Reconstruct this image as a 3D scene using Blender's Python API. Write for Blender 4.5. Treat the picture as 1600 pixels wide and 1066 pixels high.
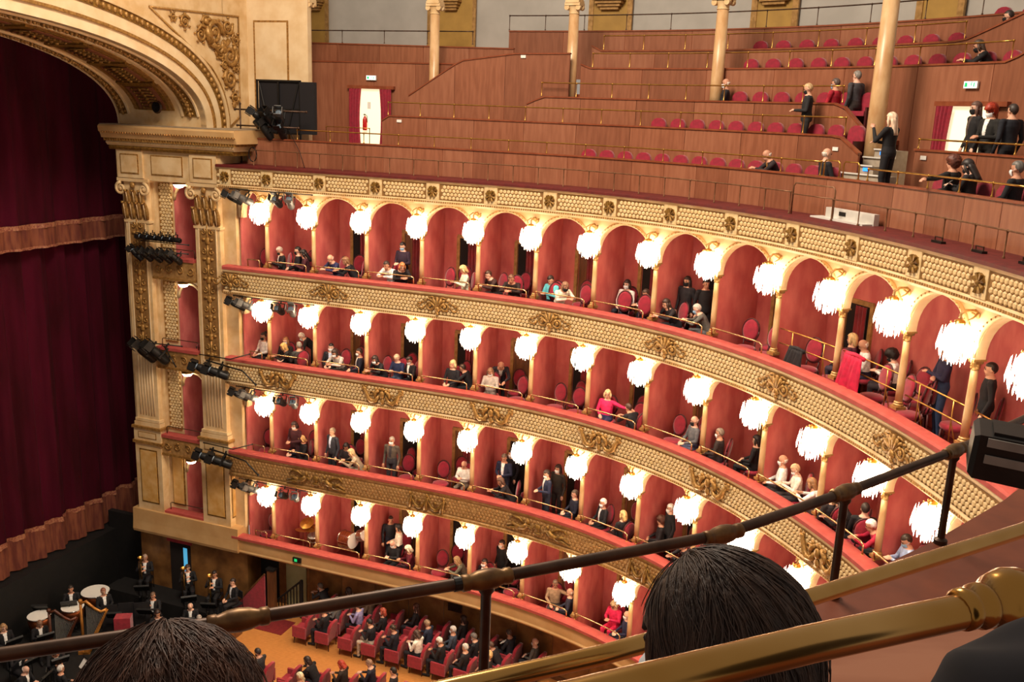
import bpy, bmesh, math, random
import numpy as np
from mathutils import Vector, Matrix

for o in list(bpy.data.objects): bpy.data.objects.remove(o)
SC = bpy.context.scene
COL = SC.collection
PI = math.pi
rnd = random.Random(7)

# ------------------------------------------------------------------ camera
EYE = Vector((0, 0, 16.8))
PT, RL, FPX = 0.237687, 0.0382806, 1474.0
_u0 = Vector((0, math.sin(PT), math.cos(PT))); _fw = Vector((0, math.cos(PT), -math.sin(PT)))
_rt = Vector((1, 0, 0))*math.cos(RL)+_u0*math.sin(RL); _up = -Vector((1, 0, 0))*math.sin(RL)+_u0*math.cos(RL)
cd = bpy.data.cameras.new('camera'); cam = bpy.data.objects.new('camera', cd); COL.objects.link(cam)
cd.sensor_width = 36; cd.lens = FPX/1600*36; cd.clip_start = 0.05; cd.clip_end = 300
M = Matrix((_rt, _up, -_fw)).transposed().to_4x4(); M.translation = EYE
cam.matrix_world = M
SC.camera = cam

# ------------------------------------------------------------------ world, house lights, exposure
w = bpy.data.worlds.new('house_ambient'); SC.world = w; w.use_nodes = True
w.node_tree.nodes['Background'].inputs[0].default_value = (1.0, 0.84, 0.70, 1)
w.node_tree.nodes['Background'].inputs[1].default_value = 0.30
SC.view_settings.view_transform = 'Standard'; SC.view_settings.look = 'None'
SC.view_settings.gamma = 1; SC.view_settings.use_curve_mapping = False
SC.view_settings.exposure = 0.25
LAMP_EMIT = 13.0
def area(name, loc, size, power, color, target):
    l = bpy.data.lights.new(name, 'AREA'); l.shape = 'DISK'; l.size = size; l.energy = power; l.color = color
    o = bpy.data.objects.new(name, l); COL.objects.link(o); o.location = loc
    o.rotation_euler = (Vector(target)-Vector(loc)).to_track_quat('-Z', 'Y').to_euler()
    o['label'] = 'great central house chandelier light high over the stalls'; o['category'] = 'light'
    return o
area('house_chandelier_light', (-3.5, 15.5, 27.5), 7.0, 4300, (1.0, 0.83, 0.65), (-1.0, 20.0, 8))

# ------------------------------------------------------------------ materials
def lin(c):
    c = c.lstrip('#'); v = [int(c[i:i+2], 16)/255 for i in (0, 2, 4)]
    return tuple((x/12.92 if x <= .04045 else ((x+.055)/1.055)**2.4) for x in v)+(1,)
MATS = {}
def mat(name, c1, c2=None, rough=.6, metal=0, scale=6, stretch=(1, 1, 1), bump=0, bscale=None, emit=0, detail=3, spec=.5, contrast=(.35, .65), sheen=0):
    if name in MATS: return MATS[name]
    m = bpy.data.materials.new(name); m.use_nodes = True; MATS[name] = m
    nt = m.node_tree; b = nt.nodes['Principled BSDF']
    b.inputs['Base Color'].default_value = lin(c1); b.inputs['Roughness'].default_value = rough
    b.inputs['Metallic'].default_value = metal; b.inputs['Specular IOR Level'].default_value = spec
    if sheen: b.inputs['Sheen Weight'].default_value = sheen
    if emit:
        b.inputs['Emission Color'].default_value = lin(c1); b.inputs['Emission Strength'].default_value = emit
    if c2 or bump:
        tc = nt.nodes.new('ShaderNodeTexCoord'); mp = nt.nodes.new('ShaderNodeMapping'); mp.inputs['Scale'].default_value = stretch
        nt.links.new(tc.outputs['Object'], mp.inputs['Vector'])
        n = nt.nodes.new('ShaderNodeTexNoise'); n.inputs['Scale'].default_value = scale; n.inputs['Detail'].default_value = detail
        nt.links.new(mp.outputs['Vector'], n.inputs['Vector'])
        if c2:
            r = nt.nodes.new('ShaderNodeValToRGB')
            r.color_ramp.elements[0].position = contrast[0]; r.color_ramp.elements[1].position = contrast[1]
            r.color_ramp.elements[0].color = lin(c1); r.color_ramp.elements[1].color = lin(c2)
            nt.links.new(n.outputs['Fac'], r.inputs['Fac']); nt.links.new(r.outputs['Color'], b.inputs['Base Color'])
        if bump:
            n2 = n
            if bscale:
                n2 = nt.nodes.new('ShaderNodeTexNoise'); n2.inputs['Scale'].default_value = bscale; n2.inputs['Detail'].default_value = 2
                nt.links.new(mp.outputs['Vector'], n2.inputs['Vector'])
            bp = nt.nodes.new('ShaderNodeBump'); bp.inputs['Strength'].default_value = bump; bp.inputs['Distance'].default_value = .02
            nt.links.new(n2.outputs['Fac'], bp.inputs['Height']); nt.links.new(bp.outputs['Normal'], b.inputs['Normal'])
    return m
mat('damask', '#bf5a58', '#d2726c', .85, scale=3.5, stretch=(1, 1, .45), bump=.1, bscale=14)
mat('ledge_velvet', '#a8443e', '#b45048', .8, scale=5)
mat('box_carpet', '#6a1418', '#7c1c1e', .95, scale=9)
mat('box_ceiling', '#e0c294', '#d2ac78', .7, scale=3)
mat('cream', '#e2c698', '#d0ac78', .6, scale=2.5, bump=.05)
mat('cream_light', '#e8d0a8', '#dcbe90', .6, scale=2)
mat('cream_plain', '#cfa873', '#c29862', .55, scale=1.6)
mat('gold', '#b88c4c', '#8c6430', .45, .35, scale=14, bump=.2)
mat('gold_dark', '#96702f', '#6c4a1e', .5, .35, scale=12, bump=.25)
mat('frieze_ground', '#96703e', '#805a2e', .6, scale=8)
mat('scale_cream', '#e6cc9c', '#d4b47c', .55, scale=10)
mat('bronze_relief', '#b88f58', '#9a7240', .5, .12, scale=10, bump=.35, bscale=40)
mat('marble_gold', '#d6b284', '#c09464', .35, scale=5, stretch=(1, 1, .4))
mat('panel_marble', '#cf9a4c', '#e0b878', .35, scale=3)
mat('brass', '#c89a50', '#b0823c', .28, .9, scale=8)
mat('brass_bright', '#c8a062', '#a87c3c', .22, .95, scale=5)
mat('bronze_rail', '#8a6446', '#6c4a32', .4, .5, scale=9)
mat('rail_brass', '#d8bc90', '#c0a070', .25, .85, scale=8)
mat('iron_brown', '#584030', '#3c2a1e', .42, .55, scale=9)
mat('wood', '#855038', '#965e44', .38, scale=4, stretch=(3, 3, .35), bump=.03)
mat('wood_b', '#8b563e', '#9a644a', .38, scale=4, stretch=(3, 3, .35), bump=.03)
mat('wood_c', '#7c4a34', '#8b563e', .38, scale=4, stretch=(3, 3, .35), bump=.03)
mat('wood_trim', '#7a3c24', '#8c4a2e', .35, scale=6)
mat('rim_leather', '#541614', '#641c18', .6, scale=7)
mat('door_wood', '#5c3822', '#7a4e2e', .4, scale=4, stretch=(2, 2, .3))
mat('gilt_frame', '#b48c54', '#94703c', .45, .25, scale=9)
mat('unlit_doorway', '#160c0a', rough=.9)  # near-black colour paints the unlit depth of doorways
mat('door_curtain', '#8c2028', '#6e141c', .9, scale=5, sheen=.3)
mat('stage_curtain', '#44051a', '#30030c', .95, scale=1.4, stretch=(1, 1, .2), spec=.15)
mat('stage_fringe', '#5c2418', '#7e442a', .8, scale=9, stretch=(1, 1, .15))
mat('fringe_gold', '#a87450', '#783028', .6, scale=18)
mat('seat_red', '#9c1230', '#860e28', .8, scale=12, sheen=.35)
mat('chair_wood', '#4e1416', '#3a0e10', .5, scale=8)
mat('stall_red', '#a8142c', '#8c0e22', .8, scale=10, sheen=.35)
mat('parquet', '#b5763c', '#c88a4c', .35, scale=7, stretch=(1, 6, 1))
mat('pit_floor', '#0c0a09', '#141110', .8, scale=5)
mat('stage_black', '#080606', '#100c0b', .7, scale=4)
mat('brown_marble', '#6a4626', '#94683a', .3, scale=2.2, detail=6)
mat('brown_marble_b', '#784e2c', '#a07042', .3, scale=2.0, detail=6)
mat('black_metal', '#141312', '#1e1c1b', .45, .3, scale=10)
mat('gray_metal', '#5c5a58', '#74726e', .4, .6, scale=10)
mat('lens_glass', '#8090a0', rough=.1)
mat('lamp_glass', '#ffedcf', rough=.3, emit=LAMP_EMIT)
mat('grey_wall', '#a8a49c', '#b4b0a8', .7, scale=1.2)
mat('olive_wall', '#b08a40', '#a07c38', .6, scale=2)
mat('step_grey', '#a89c8c', '#948878', .7, scale=6)
mat('blue_light', '#2a7cf0', rough=.4, emit=2.0)
mat('cyan_light', '#58b8e8', rough=.4, emit=.5)
mat('exit_green', '#18a058', rough=.4, emit=1.2)
mat('exit_white', '#e8fff0', rough=.4, emit=2.2)
mat('corridor_glow', '#fff0c4', rough=.8, emit=.75)  # emissive surface for lit corridors, no lamp behind it
mat('white_paint', '#d8d4cc', '#c8c4bc', .5, scale=4)
mat('paper', '#ece8e0', rough=.8)
mat('extinguisher_red', '#c01818', rough=.3)
mat('black_cloth', '#141014', rough=.9)
mat('chrome', '#c8c4bc', rough=.15, metal=1)
mat('drum_wood', '#5c2414', '#7c3a20', .2, scale=6, stretch=(1, 1, 5))
mat('harp_gold', '#c8883c', '#a4642a', .35, .3, scale=5)
mat('harp_brown', '#5c2c18', '#40200f', .4, scale=5)

# ------------------------------------------------------------------ mesh builder
class MB:
    def __init__(self): self.v = []; self.f = []; self.m = []; self.cur = 0
    def add(self, vs, fs):
        n = len(self.v); self.v += [tuple(p) for p in vs]; self.f += [tuple(i+n for i in q) for q in fs]; self.m += [self.cur]*len(fs); return self
    def box(self, c, s, mtx=None):
        x, y, z = [k/2 for k in s]
        vs = [Vector((c[0]+a*x, c[1]+b*y, c[2]+d*z)) for a in (-1, 1) for b in (-1, 1) for d in (-1, 1)]
        if mtx: vs = [mtx @ p for p in vs]
        return self.add(vs, [(0, 1, 3, 2), (4, 6, 7, 5), (0, 4, 5, 1), (2, 3, 7, 6), (0, 2, 6, 4), (1, 5, 7, 3)])
    def lathe(self, prof, n=12, c=(0, 0, 0), mtx=None, cap=True, sy=1.0):
        vs = []
        for r, z in prof:
            for k in range(n):
                a = 2*PI*k/n; vs.append(Vector((c[0]+r*math.cos(a), c[1]+r*math.sin(a)*sy, c[2]+z)))
        if mtx: vs = [mtx @ p for p in vs]
        fs = []
        for i in range(len(prof)-1):
            for k in range(n):
                k2 = (k+1) % n; fs.append((i*n+k, i*n+k2, (i+1)*n+k2, (i+1)*n+k))
        if cap:
            fs.append(tuple(range(n-1, -1, -1))); fs.append(tuple((len(prof)-1)*n+k for k in range(n)))
        return self.add(vs, fs)
    def tube(self, pts, r, n=8, cap=True):
        pts = [Vector(p) for p in pts]; rs = r if isinstance(r, (list, tuple)) else [r]*len(pts)
        vs = []; prev = None
        for i, p in enumerate(pts):
            t = (pts[min(i+1, len(pts)-1)]-pts[max(i-1, 0)])
            if t.length < 1e-9: t = Vector((0, 0, 1))
            t.normalize()
            if prev is None:
                a = Vector((0, 0, 1)) if abs(t.z) < .9 else Vector((1, 0, 0))
                x = t.cross(a).normalized()
            else:
                x = (prev - t*prev.dot(t)); x = x.normalized() if x.length > 1e-6 else t.orthogonal().normalized()
            prev = x; y = t.cross(x)
            for k in range(n):
                a = 2*PI*k/n; vs.append(p+(x*math.cos(a)+y*math.sin(a))*rs[i])
        fs = []
        for i in range(len(pts)-1):
            for k in range(n):
                k2 = (k+1) % n; fs.append((i*n+k, i*n+k2, (i+1)*n+k2, (i+1)*n+k))
        if cap: fs.append(tuple(range(n-1, -1, -1))); fs.append(tuple((len(pts)-1)*n+k for k in range(n)))
        return self.add(vs, fs)
    def ball(self, c, r, n=8, m=6, mtx=None):
        rx, ry, rz = r if isinstance(r, (tuple, list)) else (r, r, r)
        vs = [Vector((c[0], c[1], c[2]-rz))]
        for i in range(1, m):
            b = -PI/2+PI*i/m
            for k in range(n):
                a = 2*PI*k/n; vs.append(Vector((c[0]+rx*math.cos(b)*math.cos(a), c[1]+ry*math.cos(b)*math.sin(a), c[2]+rz*math.sin(b))))
        vs.append(Vector((c[0], c[1], c[2]+rz)))
        if mtx: vs = [mtx @ p for p in vs]
        fs = [(0, 1+(k+1) % n, 1+k) for k in range(n)]
        for i in range(m-2):
            for k in range(n):
                k2 = (k+1) % n; fs.append((1+i*n+k, 1+i*n+k2, 1+(i+1)*n+k2, 1+(i+1)*n+k))
        e = len(vs)-1; fs += [(e, 1+(m-2)*n+k, 1+(m-2)*n+(k+1) % n) for k in range(n)]
        return self.add(vs, fs)
    def loft(self, rings, cap=True):
        n = len(rings[0]); vs = [p for r in rings for p in r]; fs = []
        for i in range(len(rings)-1):
            for k in range(n):
                k2 = (k+1) % n; fs.append((i*n+k, i*n+k2, (i+1)*n+k2, (i+1)*n+k))
        if cap: fs.append(tuple(range(n-1, -1, -1))); fs.append(tuple((len(rings)-1)*n+k for k in range(n)))
        return self.add(vs, fs)
    def mesh(self, name, smooth=False):
        me = bpy.data.meshes.new(name); me.from_pydata([tuple(p) for p in self.v], [], self.f)
        if any(self.m): me.polygons.foreach_set('material_index', self.m)
        bm = bmesh.new(); bm.from_mesh(me); bmesh.ops.recalc_face_normals(bm, faces=bm.faces); bm.to_mesh(me); bm.free()
        if smooth:
            me.polygons.foreach_set('use_smooth', [True]*len(me.polygons))
            if smooth is not True: me.set_sharp_from_angle(angle=smooth)
        me.update(); return me
    def build(self, name, m=None, parent=None, smooth=False, mtx=None):
        me = self.mesh(name, smooth)
        for k in (m if isinstance(m, (list, tuple)) else [m]): me.materials.append(MATS[k] if isinstance(k, str) else k)
        return link(name, me, parent, mtx)
def link(name, data, parent=None, mtx=None):
    o = bpy.data.objects.new(name, data); COL.objects.link(o)
    if parent: o.parent = parent
    if mtx is not None: o.matrix_local = mtx
    return o
def tag(o, label=None, cat=None, group=None, kind=None):
    if label: o['label'] = label
    if cat: o['category'] = cat
    if group: o['group'] = group
    if kind: o['kind'] = kind
    return o
def thing(name, label, cat, mtx=None, group=None):
    return tag(link(name, None, None, mtx), label, cat, group)
def struct(name, label=None):
    return tag(link(name, None), label, None, None, 'structure')
def copy_tree(o, mtx=None, parent=None):
    c = o.copy(); COL.objects.link(c); c.parent = parent
    if mtx is not None: c.matrix_local = mtx
    for ch in o.children: copy_tree(ch, None, c)
    return c
def remove_tree(o):
    for ch in list(o.children): remove_tree(ch)
    bpy.data.objects.remove(o)
def rotz(a): return Matrix.Rotation(a, 4, 'Z')
def trans(*p): return Matrix.Translation(Vector(p))
ORD = ['first', 'second', 'third', 'fourth', 'fifth', 'sixth', 'seventh', 'eighth', 'ninth', 'tenth', 'eleventh', 'twelfth', 'thirteenth', 'fourteenth', 'fifteenth', 'sixteenth', 'seventeenth', 'eighteenth', 'nineteenth', 'twentieth']
def nth(i): return ORD[i] if i < len(ORD) else 'number %d' % (i+1)

# ------------------------------------------------------------------ the horseshoe plan: s runs along the column line from the stage, d outward
HS = np.array([-12, -6, -1, 2.4, 4.2, 6, 7.8, 9.7, 11.6, 13.6, 15.6, 17.6, 19.5, 22, 25, 30, 36.])
HA = np.radians([-20, -20, -20.3, -21, -24.3, -30, -37.3, -45.8, -54.8, -63.7, -71.5, -77.8, -83, -90, -99, -116, -140.])
def _herm(x, X, Y):
    m = np.gradient(Y, X); i = np.clip(np.searchsorted(X, x)-1, 0, len(X)-2); h = X[i+1]-X[i]; t = (x-X[i])/h
    return (2*t**3-3*t**2+1)*Y[i]+(t**3-2*t**2+t)*h*m[i]+(-2*t**3+3*t**2)*Y[i+1]+(t**3-t**2)*h*m[i+1]
GS = np.linspace(-12, 36, 4801); TH = _herm(GS, HS, HA)
CX = np.cumsum(np.cos(TH))*.01; CY = np.cumsum(np.sin(TH))*.01
_i0 = int(np.argmin(abs(GS-5.982))); CX += .55-CX[_i0]; CY += 25.62-CY[_i0]
def head(s): return float(np.interp(s, GS, TH))
def P(s, d, z):
    th = head(s); return Vector((float(np.interp(s, GS, CX))-math.sin(th)*d, float(np.interp(s, GS, CY))+math.cos(th)*d, z))
def FR(s, d=0, z=0, yaw=0):
    m = rotz(head(s)+yaw); m.translation = P(s, d, z); return m
def sweep(mb, s0, s1, prof, step=.2, closed=True, cap=True):
    n = max(1, int(math.ceil((s1-s0)/step))); k = len(prof); vs = []; fs = []
    for i in range(n+1):
        s = s0+(s1-s0)*i/n
        vs += [P(s, d, z) for d, z in prof]
    for i in range(n):
        for j in range(k if closed else k-1):
            j2 = (j+1) % k; fs.append((i*k+j, i*k+j2, (i+1)*k+j2, (i+1)*k+j))
    if cap and closed: fs.append(tuple(range(k))); fs.append(tuple(n*k+j for j in range(k-1, -1, -1)))
    mb.add(vs, fs); return mb
def rect(d0, d1, z0, z1): return [(d0, z0), (d1, z0), (d1, z1), (d0, z1)]

LEDGE = [11.82, 8.87, 5.73, 2.71]
TIER = ['top tier', 'second tier down', 'third tier down', 'lowest tier']
COLS = [-2.93, -1.264, .554, 2.374, 4.171, 5.982, 7.823, 9.712, 11.627, 13.601, 15.6, 17.579, 19.503, 21.43, 23.35, 25.3]
SEND = 25.3
EDGE = [-3.9]+COLS
# ================================================================== floors and big walls
o = sweep(MB(), -3.2, SEND, rect(-14, .75, -.25, 0), step=.5).build('floor', 'parquet'); o['kind'] = 'structure'
_ax = FR(-8, 0, 0)                                        # straight frame of the proscenium: x along the hall axis, y outward
def AX(s, d, z): return _ax @ Vector((s+8, d, z))
def axbox(mb, s0, s1, d0, d1, z0, z1): return mb.box(((s0+s1)/2+8, (d0+d1)/2, (z0+z1)/2), (s1-s0, d1-d0, z1-z0), _ax)
o = axbox(MB(), -10.4, -3.2, -22, .5, -.85, -.6).build('floor_pit', 'pit_floor'); o['kind'] = 'structure'
o = axbox(MB(), -16, -10.1, -23, 2.5, 1.2, 1.45).build('floor_stage', 'stage_black'); o['kind'] = 'structure'
o = axbox(MB(), -10.4, -10.1, -23, 1.2, -.85, 1.2).build('wall_stage_apron', 'stage_black'); o['kind'] = 'structure'
wst = struct('wall_stalls')
k = 0; s = -3.2
while s < 22:
    s2 = s+1.25
    sweep(MB(), s+.008, s2-.008, rect(.62, .75, 0, 2.1), step=.4).build('marble_panel', 'brown_marble' if k % 2 else 'brown_marble_b', wst)
    s = s2; k += 1
sweep(MB(), -3.2, 22, rect(.58, .8, 0, .16), step=.5).build('skirting', 'door_wood', wst)

# ================================================================== tiers of boxes
NCOL = [15, 14, 12, 11]
CAPH = [1.40, 1.31, 1.37, 1.30]
FLOORZ = [L-.70 for L in LEDGE]
CEILZ = [14.30, FLOORZ[0]-.10, FLOORZ[1]-.10, FLOORZ[2]-.10]
BACK = 1.5
BOXN = lambda b: '%s box from the stage' % nth(b)

# --- the ornaments, modelled once in a local frame: x along the front, y outward, z up
def spiral(mb, cx, cz, r0, turns, sgn, th0, w0, n=26):
    pts = []; rr = []
    for i in range(n):
        t = i/(n-1); a = th0+sgn*turns*2*PI*t; r = r0*(1-t*.86)
        pts.append((cx+r*math.cos(a), -.03, cz+r*math.sin(a))); rr.append(w0*(1-.55*t))
    mb.tube(pts, rr, 5)
def scroll_orn():
    mb = MB()
    for sg in (-1, 1):
        spiral(mb, sg*.24, .0, .17, 1.6, sg, PI/2 if sg > 0 else PI/2, .035)
        mb.ball((sg*.24, -.05, 0), (.055, .03, .055))
        pts = [(sg*.40, -.03, -.02), (sg*.50, -.03, -.12), (sg*.60, -.03, -.10), (sg*.66, -.03, -.01), (sg*.60, -.03, .05)]
        mb.tube(pts, [.035, .03, .026, .02, .012], 5)
        for k in range(4):
            a = .5+k*.5; mb.ball((sg*(.30+.09*k), -.03, .17-.05*k), (.055, .02, .028))
        mb.tube([(sg*.08, -.03, .2), (sg*.16, -.03, .25), (sg*.28, -.03, .22)], [.03, .03, .015], 5)
    for k in range(5):
        a = PI*(.5+(k-2)*.17); mb.tube([(0, -.04, -.08), (.26*math.cos(a), -.04, -.08+.34*math.sin(a))], [.02, .045], 5)
    mb.ball((0, -.05, -.1), (.09, .045, .08)); mb.ball((0, -.05, -.22), (.05, .03, .05))
    return mb
def dolphin_orn():
    mb = MB()
    for sg in (-1, 1):
        mb.tube([(sg*.12, -.03, -.02), (sg*.22, -.04, -.18), (sg*.36, -.045, -.2), (sg*.47, -.045, -.12), (sg*.53, -.045, .03), (sg*.60, -.04, .14), (sg*.57, -.03, .22)], [.05, .06, .07, .07, .06, .05, .025], 6)
        mb.ball((sg*.62, -.04, .15), (.09, .04, .07)); mb.ball((sg*.66, -.04, .22), (.05, .03, .05)); mb.ball((sg*.56, -.04, .23), (.05, .03, .03))
        mb.tube([(sg*.1, -.04, .16), (sg*.2, -.05, .1), (sg*.26, -.05, -.02), (sg*.2, -.04, -.1)], [.05, .065, .05, .03], 6)
        mb.ball((sg*.2, -.05, .18), (.06, .04, .06))
        spiral(mb, sg*.36, .02, .09, 1.2, -sg, 0, .025, 14)
    mb.ball((0, -.06, .04), (.09, .06, .12)); mb.ball((0, -.05, .2), (.12, .035, .05)); mb.ball((0, -.05, -.17), (.08, .04, .1))
    return mb
def garland_orn():
    mb = MB()
    for x in (-.55, 0, .55):
        mb.tube([(x, -.03, .24), (x+.02, -.04, .1), (x-.03, -.04, -.06), (x-.05, -.03, -.24)], [.03, .05, .06, .07], 6); mb.ball((x, -.05, .22), (.06, .05, .06))
        mb.tube([(x+.02, -.03, .2), (x+.1, -.03, .1), (x+.08, -.03, -.1)], [.03, .025, .01], 5)
    for x in (-.275, .275):
        pts = [(x+.27*t, -.04, -.2+.34*t*t) for t in [i/6-1 for i in range(13)]]
        mb.tube(pts, [.022+.03*math.cos(PI/2*(i/6-1)) for i in range(13)], 6)
        mb.ball((x, -.04, .02), (.07, .03, .05))
    return mb
def figure_orn():
    mb = MB()
    for sg in (-1, 1):
        o = sg*.55
        mb.ball((o-sg*.22, -.05, .17), (.06, .05, .065))
        mb.tube([(o-sg*.2, -.04, .08), (o-sg*.1, -.05, -.02), (o+sg*.08, -.05, -.07)], [.075, .085, .07], 6)
        mb.tube([(o+sg*.08, -.05, -.06), (o+sg*.28, -.05, .0), (o+sg*.5, -.04, -.12)], [.07, .05, .03], 6)
        mb.tube([(o+sg*.08, -.04, -.1), (o+sg*.3, -.05, -.14), (o+sg*.52, -.04, -.2)], [.06, .045, .025], 6)
        mb.tube([(o-sg*.2, -.05, .08), (o-sg*.36, -.05, -.02), (o-sg*.42, -.04, .12)], [.04, .03, .02], 6)
        mb.tube([(o-sg*.1, -.03, .06), (o+sg*.1, -.03, .2), (o+sg*.3, -.03, .22), (o+sg*.42, -.03, .1)], [.02, .05, .04, .02], 5)
    mb.ball((0, -.04, .05), (.1, .04, .12)); mb.ball((0, -.04, -.12), (.14, .03, .05))
    return mb
def rosette_orn():
    mb = MB(); mb.box((0, -.005, 0), (.40, .03, .46)); 
    mb.cur = 1
    mb.box((0, -.02, .0), (.24, .02, .26))
    for k in range(8):
        a = 2*PI*k/8+.39; mb.tube([(.04*math.cos(a), -.04, .04*math.sin(a)), (.15*math.cos(a), -.04, .16*math.sin(a))], [.02, .042], 5)
    mb.ball((0, -.05, 0), (.05, .04, .05))
    return mb
ORN = {}
for nm, fn in (('scroll', scroll_orn), ('dolphin', dolphin_orn), ('garland', garland_orn), ('figure', figure_orn)):
    ORN[nm] = fn().mesh('ornament_'+nm, True); ORN[nm].materials.append(MATS['gold_dark' if nm in ('garland', 'figure') else 'gold'])
ORN['rosette'] = rosette_orn().mesh('rosette'); ORN['rosette'].materials.append(MATS['scale_cream']); ORN['rosette'].materials.append(MATS['gold_dark'])

# --- one hexagonal scale of the friezes
def hexmesh(w, h, t):
    mb = MB(); a = []
    for r, y in ((1, 0), (.97, -t*.6), (.70, -t)):
        a += [(w/2*r*math.cos(PI/2+k*PI/3)/.866, y, h/2*r*math.sin(PI/2+k*PI/3)) for k in range(6)]
    fs = [(j*6+k, j*6+(k+1) % 6, (j+1)*6+(k+1) % 6, (j+1)*6+k) for j in (0, 1) for k in range(6)]+[tuple(range(12, 18))]
    mb.add(a, fs); return mb
CW, CH = .118, .128
HEXMB = hexmesh(CW*.80, CH*.84, .026); HEX = HEXMB.mesh('scale'); HEX.materials.append(MATS['scale_cream'])
CAMP = Vector((0, 0, 16.8))
def scales(parent, s0, s1, z0, z1, d, gaps):
    cells = []; row = 0; z = z0+CH/2
    while z+CH/2 <= z1+.02:
        s = s0+(CW/2 if row % 2 else 0)
        while s < s1:
            if not any(abs(s-g) < hw for g, hw in gaps): cells.append((s, z))
            s += CW
        z += CH*.77; row += 1
    vis = sorted(cells, key=lambda c: (P(c[0], d, c[1])-CAMP).length if c[0] < 22 else 99)
    for c in vis[:300]: link('scale', HEX, parent, FR(c[0], d, c[1]))
    mb = MB(); base = np.array(HEXMB.v)
    for c in vis[300:]:
        m = np.array(FR(c[0], d, c[1])); mb.add((base @ m[:3, :3].T+m[:3, 3]).tolist(), HEXMB.f)
    q = mb.build('scales_beyond', 'scale_cream', parent); q['kind'] = 'stuff'

def dentils(parent, s0, s1, d, z, h, w, pitch, m):
    mb = MB(); s = s0
    while s < s1:
        mb.box((0, 0, 0), (w, .03, h), FR(s, d, z)); s += pitch
    q = mb.build('dentil_row', m, parent); q['kind'] = 'stuff'

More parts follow.
